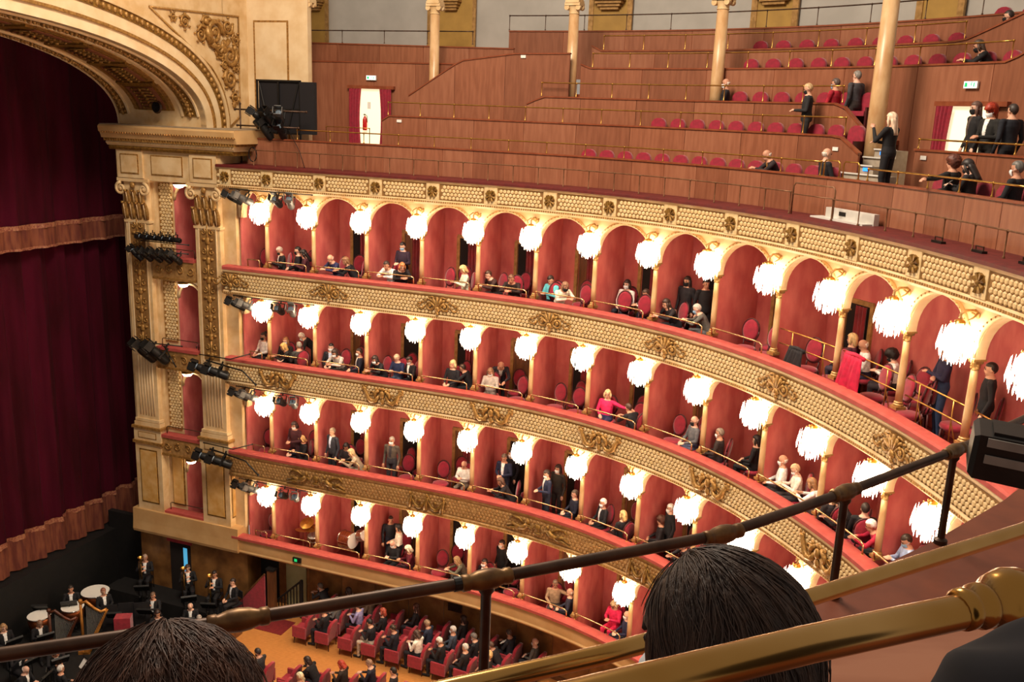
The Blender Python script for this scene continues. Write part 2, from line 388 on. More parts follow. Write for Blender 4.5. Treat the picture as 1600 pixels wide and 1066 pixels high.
ORN_S = [[-4.0, -.48, 3.13, 6.76, 10.56, 14.38, 18.3, 22.2], [-2.35, 1.35, 4.98, 8.6, 12.4, 16.4, 20.4], [-1.0, 2.9, 6.7, 10.5, 14.4, 18.2]]
FRONTLAB = ['topmost gilded balcony front with pink velvet ledge and scroll cartouches', 'second balcony front down with honeycomb scales and dolphin cartouches', 'third balcony front down in dark gilt with garlands and reclining figures', 'lowest balcony front, plain cream plaster with pink velvet ledge']
ENDS = [SEND, 23.35, 21.4, 20]
for t in range(4):
    L = LEDGE[t]; s0, s1 = -4.3, ENDS[t]
    bf = thing('balcony_front', FRONTLAB[t], 'balcony', None)
    sweep(MB(), s0, s1, [(-.42, L-.10), (-.42, L-.02), (-.38, L+.015), (-.12, L+.015), (-.06, L-.02), (-.06, L-.10)]).build('velvet_ledge', 'ledge_velvet', bf, .6)
    sweep(MB(), s0, s1, rect(-.12, -.05, FLOORZ[t], L-.1)).build('inner_lining', 'damask', bf)
    if t < 3:
        B = L-.90
        g = 'frieze_ground' if t < 2 else 'bronze_relief'
        sweep(MB(), s0, s1, [(-.36, L-.20), (-.37, L-.45), (-.35, B+.12), (-.12, B+.12), (-.12, L-.20)]).build('frieze_ground', g, bf)
        sweep(MB(), s0, s1, [(-.395, L-.17), (-.405, L-.135), (-.40, L-.10), (-.12, L-.10), (-.12, L-.2), (-.37, L-.2)]).build('upper_moulding', 'cream' if t < 2 else 'bronze_relief', bf, .5)
        sweep(MB(), s0, s1, [(-.37, B+.14), (-.40, B+.11), (-.40, B+.04), (-.36, B), (-.10, B-.02), (.12, B-.02), (.12, B+.12)]).build('lower_moulding', 'cream' if t < 2 else 'bronze_relief', bf, .5)
        dentils(bf, s0, s1, -.405, B+.075, .04, .035, .07, 'gold')
        if t < 2: scales(bf, -4.2, s1, B+.15, L-.2, -.366, [(x, .0) for x in ORN_S[t]])
        else: scales(bf, -4.2, s1, B+.15, L-.2, -.36, [])
        for k, x in enumerate(ORN_S[t]):
            nm = ('scroll', 'dolphin')[t] if t < 2 else ('figure', 'garland')[k % 2]
            link('cartouche', ORN[nm], bf, FR(x, -.385, L-.48))
        if t == 2:
            for ch in bf.children:
                if ch.name.startswith('scale'):
                    if ch.name.startswith('scales'): ch.data.materials[0] = MATS['bronze_relief']
                    else: ch.material_slots[0].link = 'OBJECT'; ch.material_slots[0].material = MATS['bronze_relief']
    else:
        sweep(MB(), s0, s1, [(-.33, L-.10), (-.36, L-.3), (-.35, L-.5), (-.38, L-.55), (-.36, L-.60), (.72, L-.62), (.72, L-.56), (-.1, L-.50), (-.1, L-.1)]).build('plaster_front', 'cream_plain', bf, .5)
    # floor, ceiling and back wall of this ring of boxes
    sb = struct('wall_boxes_%d' % (t+1))
    sweep(MB(), s0, s1, rect(-.08, BACK+.1, FLOORZ[t]-.08, FLOORZ[t]), step=.3).build('box_floor', 'box_carpet', sb)
    sweep(MB(), s0, s1, rect(.0, BACK+.1, CEILZ[t], CEILZ[t]+.05), step=.3).build('box_ceiling', 'box_ceiling', sb)
    ed = EDGE[:NCOL[t]+1]
    for b in range(len(ed)-1):
        sweep(MB(), ed[b], ed[b+1], rect(BACK, BACK+.08, FLOORZ[t], CEILZ[t]), step=.4).build('back_wall', 'damask', sb)
    for i, s in enumerate(ed):
        if t == 0 and i >= 11: continue
        q = MB().box((0, (BACK+.08)/2, (FLOORZ[t]+CEILZ[t])/2), (.06, BACK-.08, CEILZ[t]-FLOORZ[t])).build('partition', 'damask', sb, mtx=FR(s))
        if i: MB().box((0, .05, L-.27), (.075, .30, .52)).build('partition_foot', 'ledge_velvet', sb, mtx=FR(s))
    # arches between the columns
    zs = L+CAPH[t]+.10; zt = CEILZ[t]+.02
    for b in range(len(ed)-1):
        a0, a1 = ed[b]+(.10 if b else .18), ed[b+1]-.10; c = (ed[b]+ed[b+1])/2; hw = (a1-a0)/2; c = (a0+a1)/2
        rise = min(.80, zt-zs-.06); n = 18; vs = []
        for j in range(n+1):
            a = PI-PI*j/n; x = c+hw*math.cos(a); z = zs+rise*math.sin(a)
            if j == 0: x = a0
            for d in (-.03, .14): vs.append(P(x, d, z))
            for d in (-.03, .14): vs.append(P(x, d, zt))
        fs = []
        for j in range(n):
            p, q = j*4, j*4+4
            fs += [(p, q, q+2, p+2), (p+1, p+3, q+3, q+1), (p, p+1, q+1, q)]
        mb = MB().add(vs, fs)
        for e0, e1 in ((ed[b], a0), (a1, ed[b+1])):
            sweep(mb, e0, e1, rect(-.03, .14, zs, zt), step=.2)
        mb.build('arch_spandrel', 'cream_light', sb)
        pts = [P(c+(hw+.045)*math.cos(PI-PI*j/16), -.05, zs+(rise+.045)*math.sin(PI*j/16)) for j in range(17)]
        ar = MB().tube(pts, .045, 6).build('archivolt', 'cream', sb, True)
        mb = MB()
        for j in range(25):
            a = PI*(j+.5)/25; mb.ball((0, 0, 0), .018, 5, 4, trans(*P(c+(hw+.05)*math.cos(PI-a), -.09, zs+(rise+.05)*math.sin(a))))
        q = mb.build('bead_row', 'gold', ar); q['kind'] = 'stuff'

# ================================================================== doors at the back of the boxes
dn = 1
for t in range(4):
    for b in range(2, min(11, NCOL[t])):
        s0 = EDGE[b]+.50; s1 = s0+.74; fz = FLOORZ[t]
        dr = struct('door_%d' % dn); dn += 1
        for s in (s0, s1):
            MB().box((0, 0, 1.0), (.10, .07, 2.0)).build('door_jamb', 'gilt_frame', dr, mtx=FR(s, BACK-.03, fz))
        MB().box((0, 0, 0), (.84, .07, .10)).build('door_lintel', 'gilt_frame', dr, mtx=FR((s0+s1)/2, BACK-.03, fz+2.0))
        MB().box((0, 0, .98), (.66, .02, 1.96)).build('door_opening', 'unlit_doorway' if (b+t) % 3 else 'door_wood', dr, mtx=FR((s0+s1)/2, BACK-.02, fz))  # solid panel; the dark version stands for shade beyond the frame
        if (b+2*t) % 2 == 0 or t == 0:
            mb = MB(); n = 22; vs = []; fs = []
            for j in range(n+1):
                u = j/n; x = -.05+.36*u
                for k, z in enumerate((0.03, 1.0, 1.93)):
                    vs.append((x*(1.0 if k else .8), -.05+.035*math.sin(u*22+k*.3), z))
            for j in range(n):
                for k in range(2): fs.append((j*3+k, j*3+3+k, j*3+4+k, j*3+1+k))
            mb.add(vs, fs); q = mb.build('door_curtain', 'door_curtain', dr, True, mtx=FR((s0+s1)/2, BACK-.05, fz))

# ================================================================== columns and their lamps
def make_column():
    r = thing('column', '', 'column')
    mb = MB().box((0, 0, .03), (.2, .2, .06)); mb.lathe([(.095, .06), (.095, .09), (.075, .11), (.085, .13), (.068, .15)], 14); mb.build('base', 'gilt_frame', r, .6)
    MB().lathe([(.066, .15), (.068, .5), (.062, 1.0), (.057, 1.27)], 14).build('shaft', 'marble_gold', r, True)
    mb = MB().lathe([(.056, 1.27), (.07, 1.285), (.058, 1.3), (.062, 1.34), (.085, 1.40), (.10, 1.43)], 14)
    for a in range(4):
        x, y = .085*math.cos(PI/4+a*PI/2), .085*math.sin(PI/4+a*PI/2); mb.ball((x, y, 1.405), (.032, .032, .03), 7, 5)
        for k in (1.31, 1.35): mb.ball((.066*math.cos(a*PI/2), .066*math.sin(a*PI/2), k), (.022, .022, .03), 6, 4)
    mb.box((0, 0, 1.445), (.22, .22, .03)); mb.build('capital', 'gilt_frame', r, .8)
    MB().box((0, 0, 1.50), (.19, .19, .09)).build('impost', 'cream_light', r)
    return r
def make_lamp():
    r = thing('wall_lamp', '', 'lamp')
    mb = MB().tube([(0, .34, .34), (0, .22, .46), (0, .08, .46), (0, .0, .40), (0, 0, .28)], [.03, .028, .024, .02, .016], 7)
    for sg in (-1, 1): mb.tube([(0, .3, .34), (sg*.12, .2, .44), (sg*.17, .1, .38), (sg*.12, .04, .32)], [.022, .02, .016, .01], 6)
    mb.build('bracket', 'gilt_frame', r, True)
    mb = MB().lathe([(.03, .32), (.07, .30), (.09, .27), (.08, .25), (.05, .25)], 12)
    for k in range(6): mb.ball((.13*math.cos(k*PI/3), .13*math.sin(k*PI/3), .26), (.014, .014, .03), 5, 4)
    mb.build('crown', 'brass', r, .7)
    MB().lathe([(.05, .26), (.15, .22), (.19, .14), (.19, .04), (.165, -.07), (.12, -.16), (.06, -.22), (.02, -.24)], 16).build('glass_bowl', 'lamp_glass', r, True)
    mb = MB(); rr_ = random.Random(3)
    for rr, z0, h, n in ((.27, .14, .20, 18), (.29, .04, .22, 20), (.235, -.08, .22, 15), (.165, -.18, .20, 11), (.08, -.25, .16, 6)):
        for k in range(n):
            a = 2*PI*k/n; x, y = rr*math.cos(a), rr*math.sin(a); hh = h*rr_.uniform(.75, 1.2)
            mb.add([(x*.93, y*.93, z0+.05), (x+.018*math.cos(a+1.57), y+.018*math.sin(a+1.57), z0-hh*.6), (x-.018*math.cos(a+1.57), y-.018*math.sin(a+1.57), z0-hh*.6), (x+.013*math.cos(a), y+.013*math.sin(a), z0-hh*.6), (x, y, z0-hh)], [(0, 1, 3), (0, 3, 2), (0, 2, 1), (4, 3, 1), (4, 2, 3), (4, 1, 2)])
    q = mb.build('crystal_drops', 'lamp_glass', r); q['kind'] = 'stuff'
    return r
c0 = make_column(); l0 = make_lamp()
for t in range(4):
    for i in range(NCOL[t]):
        if t == 0 and i > 13: continue
        s = COLS[i]
        m = FR(s, .05, LEDGE[t]+.01); m = m @ Matrix.Diagonal((1, 1, CAPH[t]/1.40, 1))
        c = copy_tree(c0, m)
        tag(c, 'slender gilded marble column, %s from the stage along the %s of boxes' % (nth(i), TIER[t]), None, 'columns of the %s of boxes' % TIER[t])
        l = copy_tree(l0, FR(s, -.32, LEDGE[t]+CAPH[t]+.38))
        tag(l, 'glowing crystal wall lamp, %s from the stage along the %s of boxes' % (nth(i), TIER[t]), None, 'crystal lamps of the %s' % TIER[t])
remove_tree(c0); remove_tree(l0)
# ================================================================== brass rails on the box ledges
for t in range(4):
    for b in range(NCOL[t]):
        s0, s1 = EDGE[b]+(.12 if b else .35), EDGE[b+1]-.16
        L = LEDGE[t]
        if t == 0 and b >= 10: continue
        n = 6; d = -.16
        r = thing('box_rail', 'bent brass safety rail across the %s, %s' % (BOXN(b), TIER[t]), 'rail', FR(s0, d, L), 'brass rails on the box ledges of the %s' % TIER[t])
        inv = FR(s0, d, L).inverted()
        top = [inv @ P(s0+(s1-s0)*k/n, d, L+.24) for k in range(n+1)]
        pts = [inv @ P(s0-.03, d+.10, L+.01), inv @ P(s0-.03, d+.08, L+.18), inv @ P(s0+.0, d+.03, L+.235)]+[top[0]+(top[1]-top[0])*.3]+top[1:-1]+[top[-1]+(top[-2]-top[-1])*.3]+[inv @ P(s1, d, L+.20), inv @ P(s1+.01, d, L+.01)]
        MB().tube(pts, .019, 8).build('bar', 'rail_brass', r, True)
        for p in (pts[0], pts[-1]): MB().lathe([(.03, 0), (.03, .012), (.018, .02)], 8, p-Vector((0, 0, .008))).build('flange', 'brass', r)
# open bays at the right end of the top tier: tall double rails on struts
L = LEDGE[0]
for b in range(10, 14):
    s0, s1 = EDGE[b]+.1, EDGE[b+1]-.1
    r = thing('safety_railing', 'tall two-bar brass railing on struts, %s, top tier' % BOXN(b), 'railing', FR(s0, .12, FLOORZ[0]), 'two-bar railings at the right end of the top tier')
    inv = FR(s0, .12, FLOORZ[0]).inverted()
    for z in (.62, .30):
        MB().tube([inv @ P(s0+(s1-s0)*k/5, .10, L+z) for k in range(6)], .015, 7).build('bar', 'brass', r, True)
    for k in (.22, .78):
        s = s0+(s1-s0)*k
        MB().tube([inv @ P(s, .10, L+.63), inv @ P(s, .10, L+.05), inv @ P(s, .12, FLOORZ[0])], .012, 6).build('post', 'brass', r, True)
        MB().tube([inv @ P(s, .10, L+.25), inv @ P(s, .40, FLOORZ[0])], .010, 6).build('strut', 'brass', r, True)
# ================================================================== gallery above the boxes
GZ = 14.92
gf = thing('gallery_balcony', 'long gallery rim with dark red leather top and honeycomb gilt frieze', 'balcony')
sweep(MB(), -4.4, SEND, [(-.44, GZ-.06), (-.44, GZ), (-.40, GZ+.02), (.5, GZ+.02), (.5, GZ-.06)]).build('leather_top', 'rim_leather', gf, .6)
sweep(MB(), -4.4, SEND, [(-.40, GZ-.10), (-.41, GZ-.06), (.4, GZ-.06), (.4, GZ-.13), (-.37, GZ-.13)]).build('upper_moulding', 'cream', gf, .5)
sweep(MB(), -4.4, SEND, [(-.36, GZ-.13), (-.365, GZ-.4), (-.355, GZ-.6), (0, GZ-.6), (0, GZ-.13)]).build('frieze_ground', 'frieze_ground', gf)
sweep(MB(), -4.4, SEND, [(-.36, GZ-.58), (-.40, GZ-.61), (-.40, GZ-.66), (-.34, GZ-.72), (.0, GZ-.74), (.3, GZ-.74), (.3, GZ-.58)]).build('lower_moulding', 'cream', gf, .5)
dentils(gf, -4.3, SEND, -.405, GZ-.635, .045, .035, .07, 'gold')
RS = [-4.1, -2.6, -.78, 1.08, 2.9, 4.72, 6.57, 8.45, 10.37, 12.32, 14.3, 16.2, 18.1, 19.95, 21.8, 23.6]
scales(gf, -4.35, SEND, GZ-.57, GZ-.12, -.362, [(x, .25) for x in RS])
for x in RS: link('rosette', ORN['rosette'], gf, FR(x, -.365, GZ-.35))
sweep(MB(), -4.4, SEND, rect(.3, 1.8, 14.36, 14.5), step=.4).build('floor_gallery_slab', 'wood_trim')['kind'] = 'structure'

WOODS = ['wood', 'wood_b', 'wood_c']
def ztop_fn(z): return z if callable(z) else (lambda s: z)
def wood_wall(name, s0, s1, d, z0, z1, pw, cap=True):
    f = ztop_fn(z1); r = struct(name); s = s0; k = rnd.randrange(3)
    while s < s1-.05:
        e = min(s+pw, s1)
        if s1-e < .3: e = s1
        n = max(1, int((e-s)/.3)); mb = MB(); vs = []; fs = []
        for i in range(n+1):
            x = s+.006+(e-s-.012)*i/n; vs += [P(x, d, z0), P(x, d+.05, z0), P(x, d+.05, f(x)), P(x, d, f(x))]
        for i in range(n):
            for j in range(4): j2 = (j+1) % 4; fs.append((i*4+j, i*4+j2, i*4+4+j2, i*4+4+j))
        fs += [(0, 1, 2, 3), (n*4+3, n*4+2, n*4+1, n*4)]
        mb.add(vs, fs).build('wood_panel', WOODS[k % 3], r); k += 1+rnd.randrange(2); s = e
    m = MB(); sweep(m, s0, s1, rect(d+.012, d+.045, z0, min(f(s0), f((s0+s1)/2), f(s1))-.01), step=.3); m.build('backing', 'wood_trim', r)
    if cap:
        mb = MB(); n = max(2, int((s1-s0)/.25)); vs = []; fs = []
        for i in range(n+1):
            x = s0+(s1-s0)*i/n; z = f(x); vs += [P(x, d-.03, z-.01), P(x, d+.09, z-.01), P(x, d+.09, z+.03), P(x, d-.03, z+.03)]
        for i in range(n):
            for j in range(4): j2 = (j+1) % 4; fs.append((i*4+j, i*4+j2, i*4+4+j2, i*4+4+j))
        fs += [(0, 1, 2, 3), (n*4+3, n*4+2, n*4+1, n*4)]
        mb.add(vs, fs).build('cap_rail', 'wood_trim', r)
    return r
def lerp_fn(pts):
    X = [p[0] for p in pts]; Y = [p[1] for p in pts]
    return lambda s: float(np.interp(s, X, Y))
wood_wall('wall_gallery_1', -3.9, SEND, .50, GZ, 15.72, .95)
wood_wall('wall_gallery_2', .15, 13.75, 1.70, 15.0, lerp_fn([(.15, 16.4), (.4, 16.55), (13.2, 16.55), (13.75, 16.2)]), 1.5)
wood_wall('wall_gallery_3', 4.3, 13.0, 2.68, 15.8, lerp_fn([(4.3, 17.05), (4.75, 17.27), (12.4, 17.27), (13.0, 16.7)]), 1.5)
wood_wall('wall_gallery_4', 5.4, 20, 3.60, 15.4, lerp_fn([(5.4, 18.25), (5.6, 18.14), (15.3, 18.15), (17.2, 19.2), (20, 19.2)]), 1.6)
wood_wall('wall_gallery_5', 5.3, 18, 4.60, 17.3, lerp_fn([(5.3, 18.85), (5.55, 18.70), (13.6, 18.72), (15.6, 19.6), (18, 19.6)]), 1.6)
wood_wall('wall_gallery_6', 2.6, 18, 5.60, 17.9, 19.36, 1.6)
wood_wall('wall_stair_enclosure', .42, 5.35, 2.95, 15.0, lerp_fn([(.42, 17.18), (2.17, 18.27), (3.8, 18.49), (5.35, 18.51)]), 1.55)
wood_wall('wall_gallery_left', -4.2, 3.4, 3.65, 15.0, 18.2, 1.5)
wood_wall('wall_gallery_upper_left', -4.6, 3.2, 4.40, 18.0, lerp_fn([(-4.6, 18.84), (3.2, 18.73)]), 1.6)
wood_wall('wall_gallery_right', 14.95, 20, 1.90, 15.2, 16.36, 1.5)
for i, (a, b, d0, d1, z) in enumerate([(-4.2, SEND, .55, 1.70, 15.0), (-4.2, .15, 1.70, 3.65, 15.3), (.15, 14, 1.75, 2.70, 15.8), (4.3, 13.2, 2.73, 3.6, 16.5), (14, 20, 1.95, 3.6, 15.5), (5.3, 18, 3.65, 4.6, 17.4), (5.3, 18, 4.65, 5.6, 17.95), (-4.6, 18, 5.65, 7.1, 18.6), (-4.6, 3.4, 4.4, 5.65, 18.0)]):
    q = sweep(MB(), a, b, rect(d0, d1, z-.1, z), step=.4).build('floor_gallery_%d' % (i+1), 'wood_trim'); q['kind'] = 'structure'
# back wall of the gallery: grey bays between olive pilasters
gb = struct('wall_gallery_back')
pil = [(-5.9, -4.95), (-.85, .88), (4.5, 5.47), (8.27, 9.12), (11.5, 12.25), (14.6, 15.4)]
sweep(MB(), -6.2, 18, rect(7.1, 7.2, 18.0, 24), step=.5).build('grey_plaster', 'grey_wall', gb)
for a, b in pil:
    sweep(MB(), a, b, rect(6.96, 7.12, 18.3, 24), step=.4).build('pilaster_strip', 'olive_wall', gb)
    for e in (a, b): sweep(MB(), e-.06, e+.06, rect(6.92, 7.0, 18.3, 24), step=.4).build('gilt_fillet', 'gilt_frame', gb)
    mb = MB()
    for k in range(4): sweep(mb, (a+b)/2-.38+.05*k, (a+b)/2+.38-.05*k, rect(6.6+.07*k, 6.97, 20.42-.09*k, 20.50-.09*k), step=.5)
    mb.build('console', 'gilt_frame', gb)

# --- brass rails on posts
def rail(s0, s1, d, z, zb, sp, label, m='brass', r=.018, group=None, name='gallery_railing', hook=0):
    F0 = FR(s0, d, zb); inv = F0.inverted(); t = thing(name, label, 'railing', F0, group)
    n = max(2, int((s1-s0)/.3)); MB().tube([inv @ P(s0+(s1-s0)*k/n, d, z) for k in range(n+1)], r, 8).build('handrail', m, t, True)
    k = max(1, int(round((s1-s0)/sp))); mp = MB().lathe([(.024, 0), (.024, .02), (.012, .04), (.012, z-zb-.04), (.022, z-zb-.02), (.022, z-zb)], 7).mesh('post', .8); mp.materials.append(MATS[m])
    mk = MB().ball((0, 0, 0), r*1.55, 7, 5).mesh('knuckle', True); mk.materials.append(MATS[m])
    for i in range(k+1):
        x = s0+(s1-s0)*i/k; q = link('post', mp, t, inv @ FR(x, d, zb)); link('knuckle', mk, q, trans(0, 0, z-zb))
    return t
rail(-3.3, 13.7, -.02, 15.40, GZ+.02, .77, 'low iron railing with many posts along the red leather gallery rim', 'bronze_rail', .014)
rail(15.0, 21.5, -.02, 15.36, GZ+.02, .8, 'low iron railing on the rim, right of the white bench box', 'bronze_rail', .014)
rail(-2.1, 13.9, .53, 16.04, 15.75, 1.12, 'long brass handrail above the first wooden gallery parapet')
rail(.35, 13.3, 1.73, 16.96, 16.58, 1.05, 'brass handrail above the second wooden gallery parapet')
rail(4.7, 12.4, 2.71, 17.68, 17.30, 1.0, 'brass handrail above the third wooden gallery parapet')
rail(5.7, 15.3, 3.63, 18.57, 18.18, 1.0, 'brass handrail above the tall panelled wall behind the marble columns')
rail(5.6, 13.6, 4.63, 19.15, 18.75, 1.0, 'brass handrail in front of the second highest seat row')
rail(2.6, 16.5, 5.63, 19.85, 19.4, 1.1, 'grey rail along the highest parapet before the grey back wall', 'iron_brown')
rail(-4.4, 1.9, 4.43, 19.25, 18.85, 1.6, 'grey rail on the upper parapet at the far left of the gallery', 'iron_brown')
rail(15.25, 19.4, .53, 15.98, 15.75, .9, 'low brass rail on the front parapet beside the grey steps', 'brass')
rail(15.0, 18.4, 1.93, 16.58, 16.39, 1.0, 'brass handrail on the right parapet below the bright doorway', 'brass')
rail(-2.05, -.5, 2.1, 16.15, 15.3, .75, 'short plain brass rail beside the left gallery doorway', 'brass', .012)
for k, (a, b) in enumerate(((14.0, 14.45), (14.55, 15.0))):
    t = thing('hoop_rail', ('left' if k == 0 else 'right')+' one of two small brass hoops on the front parapet by the steps', 'rail', FR(a, .53, 15.75), 'brass hoops by the steps')
    w_ = b-a; MB().tube([(0, 0, 0), (0, 0, .28), (.04, 0, .33), (w_-.04, 0, .33), (w_, 0, .28), (w_, 0, 0)], .016, 7).build('hoop', 'brass', t, True)
    for x in (0, w_): MB().lathe([(.03, 0), (.03, .01), (.016, .02)], 8, (x, 0, 0)).build('flange', 'brass', t)
t = thing('gate_rail', 'tall iron gate hoop standing above the rim railing near the white box', 'rail', FR(13.75, .0, GZ+.02))
MB().tube([(0, 0, 0), (0, 0, .58), (.05, 0, .65), (1.15, 0, .65), (1.2, 0, .58), (1.2, 0, 0)], .016, 7).build('hoop', 'bronze_rail', t, True)
MB().tube([(0, 0, .42), (1.2, 0, .42)], .012, 6).build('cross_bar', 'bronze_rail', t, True)
t = thing('bench_box', 'long white box with a dark label lying on the gallery rim', 'box', FR(15.2, .2, GZ+.02))
MB().box((0, .1, .11), (1.45, .12, .22)).build('board', 'white_paint', t); MB().box((-.1, -.05, .015), (1.6, .3, .03)).build('foot', 'white_paint', t)
MB().box((-.2, .035, .13), (.2, .01, .08)).build('label_plate', 'black_metal', t)
for k, x in enumerate((18.2, 19.3, 20.5)):
    t = thing('floor_clamp', ['flat black clamp on the rim, left of three', 'flat black clamp on the rim, middle of three', 'flat black clamp on the rim, right of three'][k], 'clamp', FR(x, -.05, GZ+.02), 'black clamps on the rim')
    MB().box((0, 0, .02), (.28, .09, .04)).build('plate', 'black_metal', t); MB().tube([(-.1, 0, .04), (-.1, 0, .1), (.1, 0, .1), (.1, 0, .04)], .012, 6).build('handle', 'iron_brown', t)

# --- tall ionic columns of the gallery
def big_column(s, d, z0, z1, r, label):
    t = thing('gallery_column', label, 'column', FR(s, d, z0), 'marble columns of the gallery'); h = z1-z0
    mb = MB().box((0, 0, .06), (r*2.7, r*2.7, .12)); mb.lathe([(r*1.28, .12), (r*1.3, .18), (r*1.1, .22), (r*1.18, .26), (r*1.02, .30)], 18); mb.build('base', 'marble_gold', t, .6)
    MB().lathe([(r, .30), (r*1.0, h*.4), (r*.9, h-.36)], 18).build('shaft', 'marble_gold', t, True)
    mb = MB().lathe([(r*.9, h-.36), (r*1.02, h-.34), (r*.92, h-.32), (r*.95, h-.2), (r*1.12, h-.14)], 18)
    for a in (-1, 1):
        for y in (-1, 1):
            mb.lathe([(.0, -.05), (r*.48, -.05), (r*.48, .05), (0, .05)], 12, mtx=trans(a*r*1.12, y*r*.72, h-.17) @ Matrix.Rotation(PI/2, 4, 'X'))
    mb.box((0, 0, h-.08), (r*3.0, r*2.3, .08)); mb.box((0, 0, h-.01), (r*2.7, r*2.5, .07)); mb.build('ionic_capital', 'cream', t, .7)
    MB().box((0, 0, h+.35), (r*2.4, r*2.4, .66)).build('dosseret', 'cream', t)
big_column(-2.95, 2.45, 15.3, 20.02, .17, 'pale gallery column at the far left beside the black screen')
big_column(1.12, 3.3, 15.0, 20.0, .16, 'gallery column rising behind the sloped wooden stair enclosure')
big_column(5.22, 3.42, 16.5, 20.0, .16, 'gallery column in the middle, right of the stair enclosure')
big_column(8.95, 3.42, 16.5, 20.0, .17, 'gallery column fourth from the stage, beside a leather jacket')
big_column(13.42, 2.5, 15.4, 20.3, .19, 'stained gallery column by the lit grey steps')

# --- gallery seats
def make_seat():
    r = thing('theatre_chair', '', 'chair')
    mb = MB(); pr = [(-.22, .40), (-.235, .62), (-.215, .78), (-.15, .865), (-.06, .90), (.06, .90), (.15, .865), (.215, .78), (.235, .62), (.22, .40)]
    rings = [[Vector((x*sc, y+.12*(.9-z)*0+.02*(abs(x)/.2)**2*-1, z0+(z-z0)*1)) for x, z in pr for z0 in (0,)] for y, sc in ((.12, .96), (.14, 1.0), (.20, 1.0), (.22, .95))]
    mb.loft(rings); mb.build('backrest', 'seat_red', r, .9)
    MB().loft([[Vector((x, y, z)) for x, y in ((-.22, -.25), (.22, -.25), (.23, .1), (-.23, .1))] for z in (.36, .42, .47)]).build('cushion', 'seat_red', r)
    for sg in (-1, 1): MB().loft([[Vector((sg*.25+x, y, z)) for x, y in ((-.025, -.22), (.025, -.22), (.025, .16), (-.025, .16))] for z in (.0, .5, .56)]).build('armrest', 'chair_wood', r)
    return r
seat0 = make_seat()
def seat_row(s0, n, pitch, d, z, rowlab, jit=.0, skip=()):
    for i in range(n):
        if i in skip: continue
        q = copy_tree(seat0, FR(s0+i*pitch, d, z, rnd.uniform(-.04, .04)))
        tag(q, 'round-topped crimson seat, %s from the left in the %s' % (nth(i), rowlab), None, 'seats of the '+rowlab)
seat_row(6.7, 14, .515, 1.25, 15.0, 'front gallery row')
seat_row(8.05, 11, .50, 2.28, 15.9, 'second gallery row')
seat_row(9.55, 7, .50, 3.25, 16.66, 'third gallery row')
seat_row(9.30, 12, .50, 4.2, 17.55, 'fourth gallery row')
seat_row(9.05, 12, .50, 5.2, 18.1, 'fifth gallery row')
seat_row(16.2, 6, .52, 1.3, 15.0, 'right-hand block below the bright doorway')
seat_row(13.2, 5, .5, 6.4, 18.75, 'highest row at the top right')

# --- lit steps beside the stained column
st = thing('steps', 'pale grey steps with small blue floor lights beside the grey steps', 'steps', FR(13.95, 1.0, 15.0))
for k in range(5):
    z = .62+.17*k
    w_ = 1.25 if k < 2 else .62; x = .25 if k < 2 else -.05
    MB().box((x-.1, .35+.3*k, (z)/2), (w_, .34, z)).build('step', 'step_grey', st)
    MB().box((x-.1, .165+.3*k, z+.01), (w_, .05, .03)).build('nosing', 'white_paint', st)
for x, k in ((-.45, 0), (.55, 0), (-.05, 2), (-.22, 4)):
    MB().box((x, .17+.3*k, .62+.17*k-.07), (.14, .015, .07)).build('step_light', 'blue_light', st)

# --- doorways of the gallery
def gallery_door(nm, sc, d, z0, w_, h, sides, lab):
    r = struct(nm)
    inv = FR(sc, d, z0); 
    MB().box((0, .0, h/2), (w_, .02, h)).build('corridor_glow_panel', 'corridor_glow', r, mtx=inv)  # flat panel glows in place of a lit corridor beyond
    MB().box((0, -.04, h+.05), (w_+.75, .14, .1)).build('lintel', 'wood_trim', r, mtx=inv)
    for sg in (-1, 1): MB().box((sg*(w_/2+.04), -.02, h/2), (.08, .08, h)).build('jamb', 'wood_trim', r, mtx=inv)
    for sg in sides:
        mb = MB(); n = 30; vs = []; fs = []
        for j in range(n+1):
            u = j/n
            for k in range(7):
                v = k/6; wid = .44-.06*math.sin(v*PI)
                vs.append((sg*(w_/2+.26-(wid*(u)-.02)+ .02), -.12+.04*math.sin(u*26), h*v))
        for j in range(n):
            for k in range(6): fs.append((j*7+k, j*7+7+k, j*7+8+k, j*7+1+k))
        mb.add(vs, fs).build('door_curtain', 'seat_red', r, True, mtx=inv)
    return r
gallery_door('door_101', -1.27, 3.62, 15.45, .95, 1.92, (-1, 1), 'left')
gallery_door('door_102', 14.7, 3.57, 15.5, 1.15, 1.78, (-1,), 'right')
def exit_sign(s, d, z, lab):
    t = thing('exit_sign', lab, 'sign', FR(s, d, z))
    MB().box((0, 0, 0), (.36, .05, .15)).build('housing', 'white_paint', t); MB().box((0, -.028, 0), (.33, .006, .12)).build('lit_face', 'exit_white', t)
    mb = MB(); mb.box((-.11, -.033, 0), (.07, .006, .09)); mb.box((.03, -.033, .01), (.025, .006, .06)); mb.ball((.035, -.033, .045), (.014, .004, .014), 6, 4); mb.box((.10, -.033, 0), (.03, .006, .09)); mb.build('pictogram', 'exit_green', t)
exit_sign(-1.27, 3.60, 17.72, 'lit white and green exit sign above the left gallery doorway')
exit_sign(14.62, 3.55, 17.72, 'lit white and green exit sign above the right gallery doorway')
t = thing('fire_extinguisher', 'red fire extinguisher hanging in the left gallery doorway', 'extinguisher', FR(-1.45, 3.5, 16.05))
MB().lathe([(.0, 0), (.07, .0), (.075, .03), (.075, .34), (.04, .42), (.025, .45)], 12).build('cylinder', 'extinguisher_red', t, .6)
